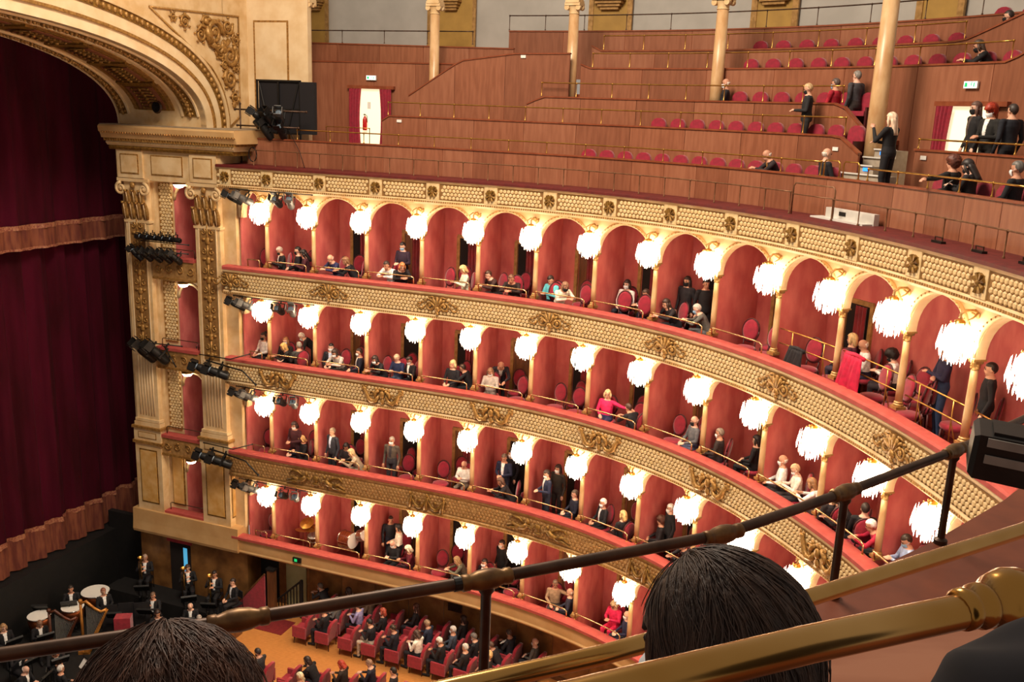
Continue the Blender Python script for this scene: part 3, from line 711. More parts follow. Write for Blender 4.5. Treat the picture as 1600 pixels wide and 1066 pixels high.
MB().tube([(0, 0, .45), (.0, -.03, .52), (.09, -.03, .46), (.1, -.02, .25)], .012, 6).build('hose', 'black_metal', t, True); MB().box((0, -.02, .5), (.04, .1, .03)).build('lever', 'black_metal', t)
t = tag(MB().box((0, 0, 0), (.12, .012, .22)).build('notice', 'paper', None, mtx=FR(-1.35, 3.6, 16.85)), 'small framed notice on the pale corridor wall in the left doorway', 'notice')
for k, (s, d, z) in enumerate(((.75, 1.68, 16.42), (13.15, 1.68, 16.28), (15.2, 1.88, 16.22), (4.05, 2.92, 18.42))):
    tag(MB().box((0, 0, 0), (.16, .012, .08)).build('number_plate', 'paper', None, mtx=FR(s, d, z)), 'small white row plate on the '+['left end of the second gallery parapet', 'right end of the second gallery parapet', 'parapet below the bright right doorway', 'top of the wooden stair enclosure'][k], 'plate')
# ================================================================== proscenium side wall with two giant pilasters
ws = struct('wall_proscenium')
axbox(MB(), -8.35, -3.9, -.15, .6, -.6, 2.1).build('pit_marble', 'brown_marble', ws)
sweep(MB(), -8.4, -4.05, [(-.42, 2.1), (-.45, 2.2), (-.42, 2.5), (-.40, 2.95), (.2, 2.95), (.2, 2.1)]).build('plinth_band', 'cream_plain', ws)
axbox(MB(), -8.35, -7.1, -.05, 1.2, 2.9, 14.3).build('pier', 'cream', ws)
axbox(MB(), -5.5, -4.0, -.05, 1.2, 2.9, 14.9).build('pier', 'cream', ws)
axbox(MB(), -7.1, -6.45, .10, .5, 2.9, 14.3).build('box_jamb', 'cream', ws)
axbox(MB(), -7.1, -5.5, 1.3, 1.4, 2.4, 14.4).build('box_back', 'damask', ws)
axbox(MB(), -6.46, -6.40, .1, 1.3, 2.4, 14.4).build('box_side', 'damask', ws)
PL = [11.87, 8.87, 5.80, 3.03]
for i, z in enumerate(PL):
    axbox(MB(), -7.1, -5.5, -.1, 1.3, z-.62, z-.54).build('box_floor', 'box_carpet', ws)
    bp = thing('box_parapet', ['upmost', 'second', 'third', 'lowest'][i]+' little balcony front between the two proscenium pilasters', 'balcony', None, 'proscenium box fronts')
    axbox(MB(), -7.12, -5.48, -.30, .05, z-.1, z).build('velvet_ledge', 'ledge_velvet', bp)
    if i < 3:
        axbox(MB(), -7.12, -5.48, -.26, -.02, z-.66, z-.1).build('relief_front', 'bronze_relief', bp)
        axbox(MB(), -7.12, -5.48, -.29, .0, z-.74, z-.66).build('lower_moulding', 'gold', bp)
        mb = MB()
        for k in range(4): spiral(mb, -1.15+.42*k*1.0, 0, .14, 1.5, 1 if k % 2 else -1, 1.2*k, .03, 16)
        q = mb.build('relief_scrolls', 'gold', bp, True, mtx=FR(-5.72, -.25, z-.38))
    else: axbox(MB(), -7.12, -5.48, -.28, -.02, z-.5, z-.1).build('plaster_front', 'cream_plain', bp)
    # lattice panel beside the opening
    zt_ = (PL[i-1]-.75) if i else 14.3
    if i < 3:
        axbox(MB(), -7.02, -6.52, .06, .11, z+.12, zt_-.1).build('lattice_ground', 'gold', ws)
        mb = MB(); zz = z+.2; row = 0
        while zz < zt_-.14:
            x = -6.98+(.06 if row % 2 else 0)
            while x < -6.55:
                v, f = HEXMB.v, HEXMB.f; m = np.array(FR(x+.03, .06, zz)); mb.add((np.array(v) @ m[:3, :3].T+m[:3, 3]).tolist(), f); x += CW
            zz += CH*.77; row += 1
        q = mb.build('lattice_scales', 'scale_cream', ws); q['kind'] = 'stuff'
    else:
        axbox(MB(), -7.02, -6.52, .06, .11, z+.12, zt_-.1).build('gilt_border', 'gold_dark', ws); axbox(MB(), -6.98, -6.56, .04, .09, z+.17, zt_-.15).build('marble_inset', 'panel_marble', ws)
    # arch head over the opening
    pts = [AX(-5.98+.46*math.cos(PI-PI*j/10), .12, zt_-.62+.5*math.sin(PI*j/10)) for j in range(11)]
    MB().tube(pts, .05, 6).build('arch_moulding', 'cream', ws, True)
    mb = MB(); vs = []
    for j in range(13):
        a = PI-PI*j/12; x = -5.98+.44*math.cos(a); vs += [AX(x, .13, zt_-.62+.48*math.sin(a)), AX(x, .13, zt_+.05)]
    mb.add(vs, [(2*j, 2*j+2, 2*j+3, 2*j+1) for j in range(12)]).build('arch_field', 'cream_light', ws)
    l = thing('ceiling_light', 'glowing ceiling bowl in the %s proscenium box' % ['upmost', 'second', 'third', 'lowest'][i], 'lamp', FR(-6.1, -.05, zt_-.08), 'proscenium box lights')
    MB().lathe([(.02, -.14), (.12, -.11), (.17, -.04), (.17, 0)], 12).build('glass_bowl', 'lamp_glass', l, True); MB().lathe([(.19, -.02), (.19, .03), (.05, .05)], 12).build('rim', 'brass', l)
    t = thing('box_rail', 'thin dark brass rail on the %s proscenium box front' % ['upmost', 'second', 'third', 'lowest'][i], 'rail', FR(-7.0, -.12, z))
    MB().tube([(0, 0, 0), (0, 0, .22), (.05, 0, .26), (1.4, 0, .26), (1.45, 0, .22), (1.45, 0, 0)], .014, 6).build('bar', 'iron_brown', t, True)

def pilaster(s0, s1, label, side):
    t = thing('pilaster', label, 'pilaster', FR((s0+s1)/2, -.05, 2.9), 'proscenium pilasters'); w_ = s1-s0
    B = lambda nm, m, x, y, z, sx, sy, sz, par=t: MB().box((x, y, z), (sx, sy, sz)).build(nm, m, par)
    B('pedestal', 'cream', 0, -.09, 1.23, w_, .36, 2.46)
    q = B('gilt_border', 'gold_dark', 0, -.275, 1.3, w_*.68, .02, 1.95); B('marble_inset', 'panel_marble', 0, -.29, 1.3, w_*.60, .02, 1.85)
    if side:
        B('gilt_border', 'gold_dark', w_/2+.005, -.06, 1.3, .02, .22, 1.95); B('marble_inset', 'panel_marble', w_/2+.016, -.06, 1.3, .02, .17, 1.85)
    B('string_course', 'gold', 0, -.10, 2.52, w_+.12, .44, .10); B('block', 'cream', 0, -.09, 2.78, w_+.04, .38, .44); B('block_inset', 'gold', 0, -.285, 2.78, w_*.7, .012, .22); B('block_face', 'cream', 0, -.292, 2.78, w_*.64, .012, .17)
    B('string_course', 'gold', 0, -.10, 3.05, w_+.14, .46, .09)
    mb = MB(); mb.box((0, -.08, 3.16), (w_*.98, .36, .14)); mb.box((0, -.08, 3.3), (w_*.92, .32, .10)); mb.build('base', 'cream', t)
    B('shaft', 'cream', 0, -.06, 6.65, w_*.84, .26, 6.8)
    mb = MB()
    for k in range(6): mb.tube([((-2.5+k)*w_*.105, -.19, 3.5), ((-2.5+k)*w_*.105, -.19, 5.55)], .030, 6)
    mb.build('flutes', 'cream_light', t, True)
    B('sunk_panel', 'frieze_ground', 0, -.19, 7.85, w_*.55, .015, 4.2)
    for sg in (-1, 1): MB().box((sg*w_*.30, -.20, 7.85), (.03, .03, 4.3)).build('panel_fillet', 'cream_light', t)
    mb = MB(); z = 5.9
    while z < 9.8:
        mb.ball((0, -.21, z), (.10, .05, .13)); mb.tube([(0, -.21, z), (0, -.21, z+.5)], .028, 6)
        for sg in (-1, 1):
            spiral(mb, sg*.15, z+.28, .10, 1.2, sg, PI/2, .03, 14)
            for i in range(len(mb.v)-14*5, len(mb.v)): mb.v[i] = (mb.v[i][0], mb.v[i][1]-.18, mb.v[i][2])
            mb.ball((sg*.14, -.21, z+.05), (.08, .04, .05))
        z += .62
    mb.build('candelabra_relief', 'gold', t, True)
    # corinthian capital
    zc = 10.0
    mb = MB().lathe([(w_*.43, zc), (w_*.43, zc+.08)], 4, mtx=None) if False else MB().box((0, -.06, zc+.04), (w_*.92, .32, .08))
    mb.box((0, -.06, zc+.7), (w_*.80, .30, 1.25)); mb.box((0, -.08, zc+1.36), (w_*1.14, .46, .1)); mb.build('bell', 'cream', t)
    for row, (zz, n) in enumerate(((zc+.12, 4), (zc+.50, 3))):
        for k in range(n):
            x = (k-(n-1)/2)*w_*.245; rings = []
            for t_, wd, y, th_ in ((0, .10, -.215, .03), (.18, .135, -.245, .035), (.36, .125, -.265, .035), (.50, .10, -.30, .03), (.56, .075, -.355, .03), (.50, .04, -.385, .02)):
                rings.append([Vector((x+wd*math.cos(a)*(1+.16*math.sin(a*5)), y+th_*math.sin(a), zz+t_)) for a in [2*PI*q/14 for q in range(14)]])
            lf = MB().loft(rings).build('acanthus_leaf', 'gold', t, True)
            MB().tube([(x, -.25, zz), (x, -.29, zz+.3), (x, -.335, zz+.5)], .012, 5).build('leaf_rib', 'cream_light', lf, True)
    for sg in (-1, 1):
        mb = MB(); spiral(mb, 0, 0, .20, 1.7, -sg, PI/2 if sg < 0 else PI/2, .06, 22); mb.ball((0, -.04, 0), (.06, .04, .06))
        mb.build('volute', 'cream', t, True, mtx=trans(sg*w_*.42, -.30, zc+1.08))
    mb = MB().ball((0, -.32, zc+1.2), (.10, .06, .10)); mb.build('fleuron', 'gold', t, True)
pilaster(-8.2, -7.12, 'giant cream pilaster with gilt relief nearest the stage curtain', False)
pilaster(-5.48, -4.38, 'giant cream pilaster with gilt relief beside the first boxes', True)

# --- entablature above the pilasters
en = thing('entablature', 'heavy cream entablature with panels and dark gilt cornice under the great arch', 'cornice')
axbox(MB(), -8.3, -4.3, -.30, .9, 14.28, 15.22).build('frieze_block', 'cream', en)
for a, b in ((-8.2, -7.25), (-7.05, -5.6), (-5.4, -4.45)):
    d_ = -.36 if b-a < 1 else -.30
    axbox(MB(), a-.02, b+.02, d_-.0, -.2, 14.33, 15.2).build('panel_ground', 'cream', en) if b-a < 1 else None
    axbox(MB(), a+.12, b-.12, d_-.02, -.2, 14.46, 15.08).build('panel_border', 'gold', en); axbox(MB(), a+.16, b-.16, d_-.03, -.2, 14.50, 15.04).build('panel_face', 'cream', en)
sweep(MB(), -8.45, -3.75, [(-.40, 15.2), (-.44, 15.28), (-.40, 15.33), (1.8, 15.33), (1.8, 15.2)], step=1).build('bed_moulding', 'gold_dark', en)
sweep(MB(), -8.5, -3.7, [(-.42, 15.33), (-.50, 15.42), (-.46, 15.48), (1.85, 15.48), (1.85, 15.33)], step=1).build('ovolo', 'cream', en)
sweep(MB(), -8.55, -3.6, [(-.48, 15.48), (-.56, 15.56), (1.9, 15.56), (1.9, 15.48)], step=1).build('egg_course', 'gold_dark', en)
sweep(MB(), -8.6, -3.5, [(-.56, 15.56), (-.62, 15.72), (-.68, 15.76), (-.70, 15.90), (-.66, 15.96), (2.0, 15.98), (2.0, 15.56)], step=1).build('corona', 'cream_plain', en)
mb = MB(); x = -8.5
while x < -3.6: mb.box((0, 0, 0), (.05, .05, .08), FR(x, -.53, 15.51)); mb.ball((0, 0, 0), .035, 5, 4, FR(x+.05, -.66, 15.74)); x += .1
q = mb.build('egg_and_dart', 'gold', en); q['kind'] = 'stuff'
axbox(MB(), -8.58, -3.52, -.64, 1.95, 15.965, 15.99).build('dusty_top', mat('dust', '#8c7a62', '#a08c70', .9, scale=5), en)

# --- the great arch: depth along the hall axis, super-elliptic section
def arch_pt(u, off=0.0):           # u in 0..1 from the right springing to the left one; returns d, z
    a, b, n = 11.0, 2.85, 2.3
    th = PI*u; c, s_ = math.cos(th), math.sin(th)
    x = math.copysign(abs(c)**(2/n), c)*a; z = abs(s_)**(2/n)*b
    e = 1e-4; th2 = th+e; x2 = math.copysign(abs(math.cos(th2))**(2/n), math.cos(th2))*a; z2 = abs(math.sin(th2))**(2/n)*b
    tx, tz = x2-x, z2-z; l = math.hypot(tx, tz) or 1
    return -11+x+tz/l*off, 15.95+z-tx/l*off
US = [0, .004, .01, .018, .03, .045, .06, .075, .09, .105, .12, .135, .15, .165, .18, .2, .22, .24, .26, .28, .3, .33, .36, .4, .45, .5, .6, .7, .8, .9, .96, 1]
def arch_band(mb, s0, s1, o0, o1, us=US):
    vs = []; fs = []
    for u in us:
        for s, o_ in ((s0, o0), (s1, o0), (s1, o1), (s0, o1)):
            d, z = arch_pt(u, o_); vs.append(AX(s, d, z))
    for i in range(len(us)-1):
        for j in range(4): j2 = (j+1) % 4; fs.append((i*4+j, i*4+j2, i*4+4+j2, i*4+4+j))
    fs += [(0, 1, 2, 3), tuple((len(us)-1)*4+k for k in (3, 2, 1, 0))]
    return mb.add(vs, fs)
wa = struct('wall_proscenium_arch')
arch_band(MB(), -8.3, -5.0, 0, .5).build('soffit', 'cream', wa, .6)
UIN = [u for u in US if .03 <= u <= .97]
for a, b in ((-8.28, -7.95), (-5.75, -5.3)):
    arch_band(MB(), a, b, -.03, .1, UIN).build('ornament_band', 'gold_dark', wa)
    mb = MB(); u = .032
    while u < .5:
        d, z = arch_pt(u, -.04); c = AX((a+b)/2, d, z); mb.ball(c, .055+.015*math.sin(u*400), 6, 4); d, z = arch_pt(u+.002, -.04); mb.ball(AX((a+b)/2+.10*math.sin(u*900), d, z), .045, 5, 4); u += .0045
    q = mb.build('leaf_trail', 'gold', wa, True); q['kind'] = 'stuff'
for a in (-8.34, -7.9, -5.82, -5.24):
    arch_band(MB(), a-.03, a+.03, -.05, .1, UIN if a > -8.3 else US).build('fillet', 'cream_light', wa)
COF = [(.045, .13), (.142, .20), (.212, .27), (.282, .34), (.352, .42), (.432, .5)]
for k, (u0, u1) in enumerate(COF):
    us = [u0+(u1-u0)*i/8 for i in range(9)]
    q = arch_band(MB(), -7.45, -6.25, -.05, .1, us).build('coffer_border', 'gold_dark', wa)
    arch_band(MB(), -7.35, -6.35, -.075, .1, [u0+.006+(u1-u0-.012)*i/8 for i in range(9)]).build('coffer_field', 'wood_c', wa)
    arch_band(MB(), -7.62, -6.08, -.03, .1, us).build('coffer_frame', 'gold', wa)
    mb = MB()
    for i in range(1, 8):
        d, z = arch_pt(us[i], -.09)
        for sg in (-1, 0, 1): mb.ball(AX(-6.85+sg*.3, d, z), (.05 if sg else .075), 6, 4)
        mb.tube([AX(-7.2, d, z), AX(-6.85, *arch_pt(us[i]+.004, -.1)), AX(-6.5, d, z)], .026, 5)
    mb.build('coffer_relief', 'gold_dark', wa, True)
    us2 = [u1+.002, u1+.010]
    arch_band(MB(), -7.55, -6.15, -.08, .1, us2).build('cross_rib', 'gold_dark', wa)
t = thing('loudspeaker', 'small round black loudspeaker set in the arch foot above the cornice', 'speaker', FR(-6.55, -.35, 16.55))
MB().lathe([(.0, -.03), (.15, -.03), (.17, 0), (.15, .04), (0, .02)], 16, mtx=Matrix.Rotation(PI/2, 4, 'X')).build('cone', 'black_metal', t, .7)
MB().lathe([(.16, -.02), (.2, 0), (.16, .05)], 16, mtx=Matrix.Rotation(PI/2, 4, 'X'), cap=False).build('ring', 'iron_brown', t)
# archivolt on the front face and the wall over it
for o0, o1, m, e in ((0, .28, 'cream_light', -4.96), (.28, .36, 'gold', -4.90), (.36, .68, 'cream_light', -4.96), (.68, .90, 'gold_dark', -4.93), (.90, 1.0, 'cream', -4.88)):
    arch_band(MB(), -5.2, e, o0, o1).build('archivolt_ring', m, wa, .5)
mb = MB(); u = .001
while u < .42:
    d, z = arch_pt(u, .79); mb.ball(AX(-4.92, d, z), (.06, .06, .085), 6, 4); 
    d0, z0 = arch_pt(u, .79); du = .0002
    l = 0
    while l < .19 and du < .05:
        d1, z1 = arch_pt(u+du, .79); l = math.hypot(d1-d0, z1-z0); du += .0004
    u += du
q = mb.build('egg_and_dart', 'gold', wa, True); q['kind'] = 'stuff'
mb = MB(); vs = []
for u in US: d, z = arch_pt(u, .98); vs += [AX(-5.0, d, z), AX(-5.0, d, 24)]
fs = [(2*i, 2*i+2, 2*i+3, 2*i+1) for i in range(len(US)-1)]
mb.add(vs, fs); mb.build('arch_wall', 'cream', wa)
axbox(MB(), -5.2, -5.0, .95, 2.3, 15.9, 24).build('arch_wall_end', 'cream', wa)
axbox(MB(), -5.2, -2.75, 2.2, 2.4, 14.9, 24).build('end_wall', 'cream_light', wa)
for a, b, m, d_ in ((-4.75, -3.45, 'gold', 2.18), (-4.69, -3.51, 'cream_light', 2.17)):
    axbox(MB(), a, b, d_, 2.3, 15.6+(.06 if m != 'gold' else 0), 19.35-(.06 if m != 'gold' else 0)).build('wall_panel', m, wa)
# spandrel relief: y = hall axis direction is the face normal
sp = thing('spandrel_relief', 'gilded scrollwork relief with a winged figure in the arch spandrel', 'relief', Matrix((( -_ax[0][1], -_ax[0][0], 0, 0), (-_ax[1][1], -_ax[1][0], 0, 0), (0, 0, 1, 0), (0, 0, 0, 1))) if False else None)
SPM = Matrix.Identity(4); a_ = (_ax.to_3x3() @ Vector((0, 1, 0))); b_ = (_ax.to_3x3() @ Vector((-1, 0, 0)))
for i in range(3): SPM[i][0] = a_[i]; SPM[i][1] = b_[i]; SPM[i][2] = (0, 0, 1)[i]
SPM.translation = AX(-4.99, 0, 0)
sp.matrix_local = SPM
tri = [(-2.3, 19.28), (1.72, 19.42), (1.66, 16.35)]+[(arch_pt(u, 1.12)) for u in (.002, .006, .012, .02, .03, .042, .055, .07, .085, .1)]
MB().tube([(x, -.02, z) for x, z in tri]+[(tri[0][0], -.02, tri[0][1])], .03, 6).build('frame_moulding', 'gold', sp, True)
for (x, z, r_, sg, th) in ((.5, 18.82, .38, 1, 0), (1.22, 18.2, .36, -1, 1), (-.15, 18.72, .22, -1, 2), (-.85, 19.02, .2, 1, .5), (1.2, 17.5, .3, 1, 2), (1.15, 19.05, .24, -1, .4), (-1.35, 19.12, .13, -1, 0), (1.42, 16.95, .19, -1, 0), (.75, 18.28, .22, 1, 3), (.1, 19.1, .18, 1, 1), (1.52, 18.72, .18, 1, 2), (1.5, 17.85, .14, -1, 1), (.95, 17.9, .16, 1, 0)):
    mb = MB(); spiral(mb, x, z, r_, 1.7, sg, th, r_*.24, 26)
    for k in range(6): a = k*1.05+th; mb.ball((x+r_*1.15*math.cos(a), -.03, z+r_*1.15*math.sin(a)), (r_*.28, .04, r_*.16), 6, 4)
    mb.ball((x, -.05, z), (r_*.25, .05, r_*.25)); mb.build('scroll', 'gold', sp, True)
mb = MB(); mb.ball((.05, -.08, 19.12), (.09, .08, .11)); mb.tube([(.08, -.08, 18.98), (.12, -.09, 18.75), (.25, -.08, 18.5)], [.10, .13, .10], 7); mb.tube([(.12, -.08, 18.92), (-.2, -.08, 18.98), (-.35, -.06, 18.8)], [.06, .05, .03], 6); mb.tube([(.25, -.08, 18.5), (.5, -.08, 18.4), (.62, -.06, 18.15)], [.1, .08, .04], 6)
mb.build('figure', 'gold', sp, True)
mb = MB(); mb.ball((.9, -.06, 18.45), (.16, .07, .22)); mb.tube([(.7, -.06, 18.25), (1.15, -.06, 18.65)], [.05, .08], 6); mb.ball((1.35, -.05, 16.7), (.08, .05, .12)); mb.build('vase', 'gold', sp, True)

# ================================================================== stage curtain
def drape(nm, m, par, s, d0, d1, z0, z1, amp, per, zs=8, seed=0, wav=0):
    n = int(abs(d1-d0)*11); vs = []; fs = []; rr = random.Random(seed); ph = [rr.uniform(0, 6) for _ in range(4)]
    for i in range(n+1):
        d = d0+(d1-d0)*i/n
        for k in range(zs+1):
            v = k/zs; z = z0+(z1-z0)*v
            if wav and k == 0: z += wav*abs(math.sin(d*PI/1.1))
            f = amp*(math.sin(d*per+ph[0]+.4*math.sin(d*1.7+ph[1]))+.45*math.sin(d*per*2.3+ph[2]+.5*v)+.3*math.sin(d*per*.43+ph[3]))
            vs.append(AX(s+f*(1-.25*v), d, z))
    for i in range(n):
        for k in range(zs): a = i*(zs+1)+k; fs.append((a, a+zs+1, a+zs+2, a+1))
    return MB().add(vs, fs).build(nm, m, par, True)
sc_ = thing('stage_curtain', 'vast dark crimson stage curtain hanging in deep folds to the stage', 'curtain')
drape('drape', 'stage_curtain', sc_, -10.55, 2.6, -22, 2.65, 17, .13, 7.5, 10, 1)
drape('gold_braid', 'fringe_gold', sc_, -10.50, 2.6, -22, 2.55, 2.72, .13, 7.5, 1, 1)
drape('hem_fringe', 'stage_fringe', sc_, -10.52, 2.6, -22, 1.52, 2.6, .12, 7.5, 3, 1)
sv = thing('stage_valance', 'crimson valance with gold braided fringe above the stage curtain', 'curtain')
drape('drape', 'stage_curtain', sv, -10.15, 2.6, -22, 12.75, 21, .09, 5.5, 6, 5)
drape('gold_braid', 'fringe_gold', sv, -10.10, 2.6, -22, 12.66, 12.84, .09, 5.5, 1, 5, .04)
drape('fringe', 'stage_fringe', sv, -10.12, 2.6, -22, 12.1, 12.7, .09, 5.5, 2, 5, .03)
drape('lower_braid', 'fringe_gold', sv, -10.10, 2.6, -22, 12.03, 12.13, .09, 5.5, 1, 5, .03)
q = axbox(MB(), -16, -8.35, 2.7, 2.9, -.6, 22).build('wall_stage_side', 'stage_black'); q['kind'] = 'structure'
q = axbox(MB(), -16.2, -16, -23, 2.5, -.6, 22).build('wall_stage_back', 'stage_black'); q['kind'] = 'structure'
q = axbox(MB(), -5.0, -4.0, .9, 2.3, 14.3, 15.4).build('wall_gallery_end', 'cream'); q['kind'] = 'structure'

# ================================================================== theatre lanterns
def make_lantern(silver):
    r = thing('stage_lantern', '', 'spotlight')
    m = 'gray_metal' if silver else 'black_metal'
    MB().lathe([(.0, -.20), (.075, -.20), (.085, -.16), (.085, .10), (.07, .17), (.03, .2), (0, .2)], 12, mtx=Matrix.Rotation(PI/2, 4, 'X')).build('housing', m, r, .6)
    MB().lathe([(0, .0), (.07, .0), (.05, -.02), (0, -.03)], 12, mtx=trans(0, -.20, 0) @ Matrix.Rotation(PI/2, 4, 'X')).build('lens', 'lens_glass', r, True)
    mb = MB()
    for sg in (-1, 1): mb.box((sg*.105, 0, .06), (.012, .04, .22))
    mb.box((0, 0, .17), (.22, .04, .012)); mb.tube([(0, 0, .17), (0, 0, .26)], .018, 6); mb.build('yoke', 'black_metal', r)
    for sg in (-1, 1):
        MB().box((sg*.10, -.27, 0), (.012, .14, .15)).build('barn_door', m, r); MB().box((0, -.27, sg*.10), (.15, .14, .012)).build('barn_door', m, r)
    MB().box((0, .12, .06), (.1, .08, .06)).build('heat_vent', 'black_metal', r)
    return r
la0, la1 = make_lantern(False), make_lantern(True)
def lantern(s, d, z, yaw, pitch, label, silver=False, sc=1.0):
    m = FR(s, d, z, yaw) @ Matrix.Rotation(pitch, 4, 'X') @ Matrix.Scale(sc, 4)
    q = copy_tree(la1 if silver else la0, m); tag(q, label, None, 'stage lanterns on the box fronts')
def bar(nm, label, pts, r=.02, m='black_metal'):
    t = thing(nm, label, 'bar', trans(*pts[0])); MB().tube([Vector(p)-Vector(pts[0]) for p in pts], r, 7).build('pipe', m, t, True)
    for p in (pts[0], pts[-1]): MB().ball(Vector(p)-Vector(pts[0]), r*1.6, 7, 5).build('end_clamp', m, t, True)
    return t
TN = ['top', 'second', 'third', 'lowest']
for t in range(4):
    zt_ = [14.15, 10.85, 7.9, 4.75][t]
    bar('lighting_bar', 'black lighting bar under the balcony front above the first boxes, %s tier' % TN[t], [P(-3.9, -.42, zt_+.07), P(-1.0, -.42, zt_+.07)], .016)
    for k, (s, y, p, sv_) in enumerate(((-3.72, -.9, -.5, False), (-3.35, -.6, -.5, True), (-2.2, .2, -.5, False), (-1.75, .4, -.6, True))):
        lantern(s, -.44, zt_-.22, y, p, '%s stage lantern, %s from the left, hung over the first boxes of the %s tier' % ('silver' if sv_ else 'black', nth(k), TN[t]), sv_, 1.25)
z = PL[0]
bar('lighting_bar', 'upper black lighting bar across the upmost proscenium box', [P(-7.35, -.45, z+.50), P(-5.5, -.45, z+.50)], .018); bar('lighting_bar', 'lower black lighting bar across the upmost proscenium box', [P(-7.6, -.5, z+.22), P(-5.5, -.5, z+.22)], .018)
for k in range(5): lantern(-7.2+.3*k, -.45, z+.62, -1.5, -.1, 'small black lantern, %s of five on the upper bar of the upmost proscenium box' % nth(k), False, .95)
for k in range(5): lantern(-7.5+.38*k, -.5, z+.03, -.35 if k else -1.3, -.75, 'black lantern, %s of five on the lower bar of the upmost proscenium box' % nth(k), False, 1.15)
z = PL[1]
bar('lighting_bar', 'black lighting bar before the second proscenium box', [P(-7.9, -.5, z+.12), P(-5.9, -.5, z+.18)], .02)
for k in range(2): lantern(-7.35+.5*k, -.5, z-.22, -.5, -.8, '%s of two big black lanterns hung before the second proscenium box' % ('left', 'right')[k], False, 1.9)
bar('lighting_bar', 'black angled brace from the second proscenium box', [P(-6.6, -.5, z+.1), P(-6.2, -.6, z-.35), P(-6.1, -.6, z-.5)], .02)
for t, zz in ((1, 8.62), (2, 5.62)):
    bar('boom_arm', 'black boom arm projecting at the pilaster, %s tier' % TN[t], [P(-4.9, -.55, zz+.1), P(-3.4, -.75, zz), P(-2.85, -.85, zz-.35)], .025); bar('boom_arm', 'thin black boom strut at the pilaster, %s tier' % TN[t], [P(-5.2, -.5, zz+.25), P(-3.9, -.7, zz+.3), P(-3.3, -.5, zz+.5)], .018)
    for k in range(2): lantern(-4.8+.5*k, -.75, zz-.15-.05*k, -1.2, -.35, '%s of two long black lanterns on the pilaster boom, %s tier' % (('left', 'right')[k], TN[t]), False, 1.6)
# rig standing at the left end of the gallery
t = thing('black_screen', 'black framed screen with diagonal braces at the left end of the gallery', 'screen', FR(-3.9, 1.1, 15.9))
for x in (0, .78, 1.55): MB().box((x, 0, .8), (.05, .05, 1.6)).build('upright', 'black_metal', t)
for z in (.0, .72, 1.58): MB().box((.78, 0, z), (1.6, .05, .05)).build('crossbar', 'black_metal', t)
MB().tube([(.1, -.02, 1.5), (.45, -.02, .05)], .025, 6).build('brace', 'black_metal', t); MB().tube([(1.5, -.02, 1.5), (1.1, -.02, .05)], .025, 6).build('brace', 'black_metal', t)
MB().box((.78, .05, .8), (1.5, .02, 1.55)).build('cloth', 'black_cloth', t); MB().box((1.83, .02, .78), (.5, .16, 1.56)).build('speaker_stack', 'black_cloth', t)
for x in (0, 1.55): MB().box((x, .0, -.45), (.06, .06, .9)).build('leg', 'black_metal', t)
bar('lighting_bar', 'upper rusty pipe of the gallery lantern rig', [P(-4.3, .5, 16.58), P(-1.75, .5, 16.58)], .025, 'iron_brown'); bar('lighting_bar', 'lower rusty pipe of the gallery lantern rig', [P(-4.2, .45, 16.1), P(-2.0, .45, 16.1)], .025, 'iron_brown')
bar('lighting_bar', 'upright rusty pipe carrying the gallery lantern rig', [P(-4.1, .48, 15.0), P(-4.1, .48, 16.75)], .025, 'iron_brown')
for k, (s, z, y, p) in enumerate(((-3.3, 16.35, -.8, -.6), (-2.95, 16.3, -.2, -.8), (-2.6, 16.4, .4, -.5), (-3.1, 15.95, -.5, -.9), (-2.55, 15.95, .2, -.7))):
    lantern(s, .38, z, y, p, 'black lantern, %s in the cluster on the gallery rig' % nth(k), k == 2, 1.35)
t = thing('cable_coil', 'coil of black cable hanging at the left end of the rim', 'cable', FR(-3.55, .3, 15.25))
for k in range(4): MB().tube([(.14*math.cos(a*PI/6)+.01*k, -.02*k, .22*math.sin(a*PI/6)) for a in range(13)], .012, 6).build('loop', 'black_metal', t, True)
bar('cable', 'black cable running down from the gallery rig to the rim', [P(-2.3, .4, 16.0), P(-1.9, .35, 15.4), P(-1.65, .2, 14.96)], .01)
remove_tree(la0); remove_tree(la1)
# ================================================================== people: a few posed bodies, each one continuous skinned surface
J = {}
def pose(nm, pel, neck, hd, sh, el, wr, hip, kn, an, pitch=0., yaw=0., grip=.5):
    J[nm] = dict(pel=pel, neck=neck, head=hd, sh=sh, el=el, wr=wr, hip=hip, kn=kn, an=an, pitch=pitch, yaw=yaw, grip=grip)
def mir(x, y, z): return [(-x, y, z), (x, y, z)]
SITL = dict(hip=mir(.09, -.02, .52), kn=mir(.115, -.40, .53), an=mir(.115, -.40, .10))
STDL = dict(hip=mir(.09, 0, .91), kn=mir(.10, -.025, .50), an=mir(.105, .02, .09))
pose('sit', (0, 0, .53), (0, .0, 1.05), (0, -.02, 1.22), mir(.18, 0, .99), mir(.235, -.06, .75), mir(.09, -.27, .68), pitch=.1, **SITL)
pose('read', (0, 0, .53), (0, -.05, 1.04), (0, -.10, 1.18), mir(.175, -.03, .97), mir(.225, -.12, .75), mir(.055, -.32, .82), pitch=.55, **SITL)
pose('lean', (0, .05, .53), (0, -.22, .97), (0, -.30, 1.10), mir(.18, -.18, .92), mir(.25, -.36, .76), mir(.07, -.54, .80), pitch=.35, **SITL)
pose('arm', (0, 0, .53), (0, .0, 1.05), (0, -.02, 1.22), mir(.18, 0, .99), [(-.23, -.08, .76), (.42, -.04, .93)], [(-.08, -.27, .70), (.66, -.06, .92)], pitch=.1, yaw=.25, **SITL)
pose('play', (0, 0, .53), (0, .0, 1.05), (0, -.02, 1.22), mir(.18, 0, .99), mir(.25, -.14, .80), [(-.05, -.28, .98), (.07, -.34, .90)], pitch=.2, **SITL)
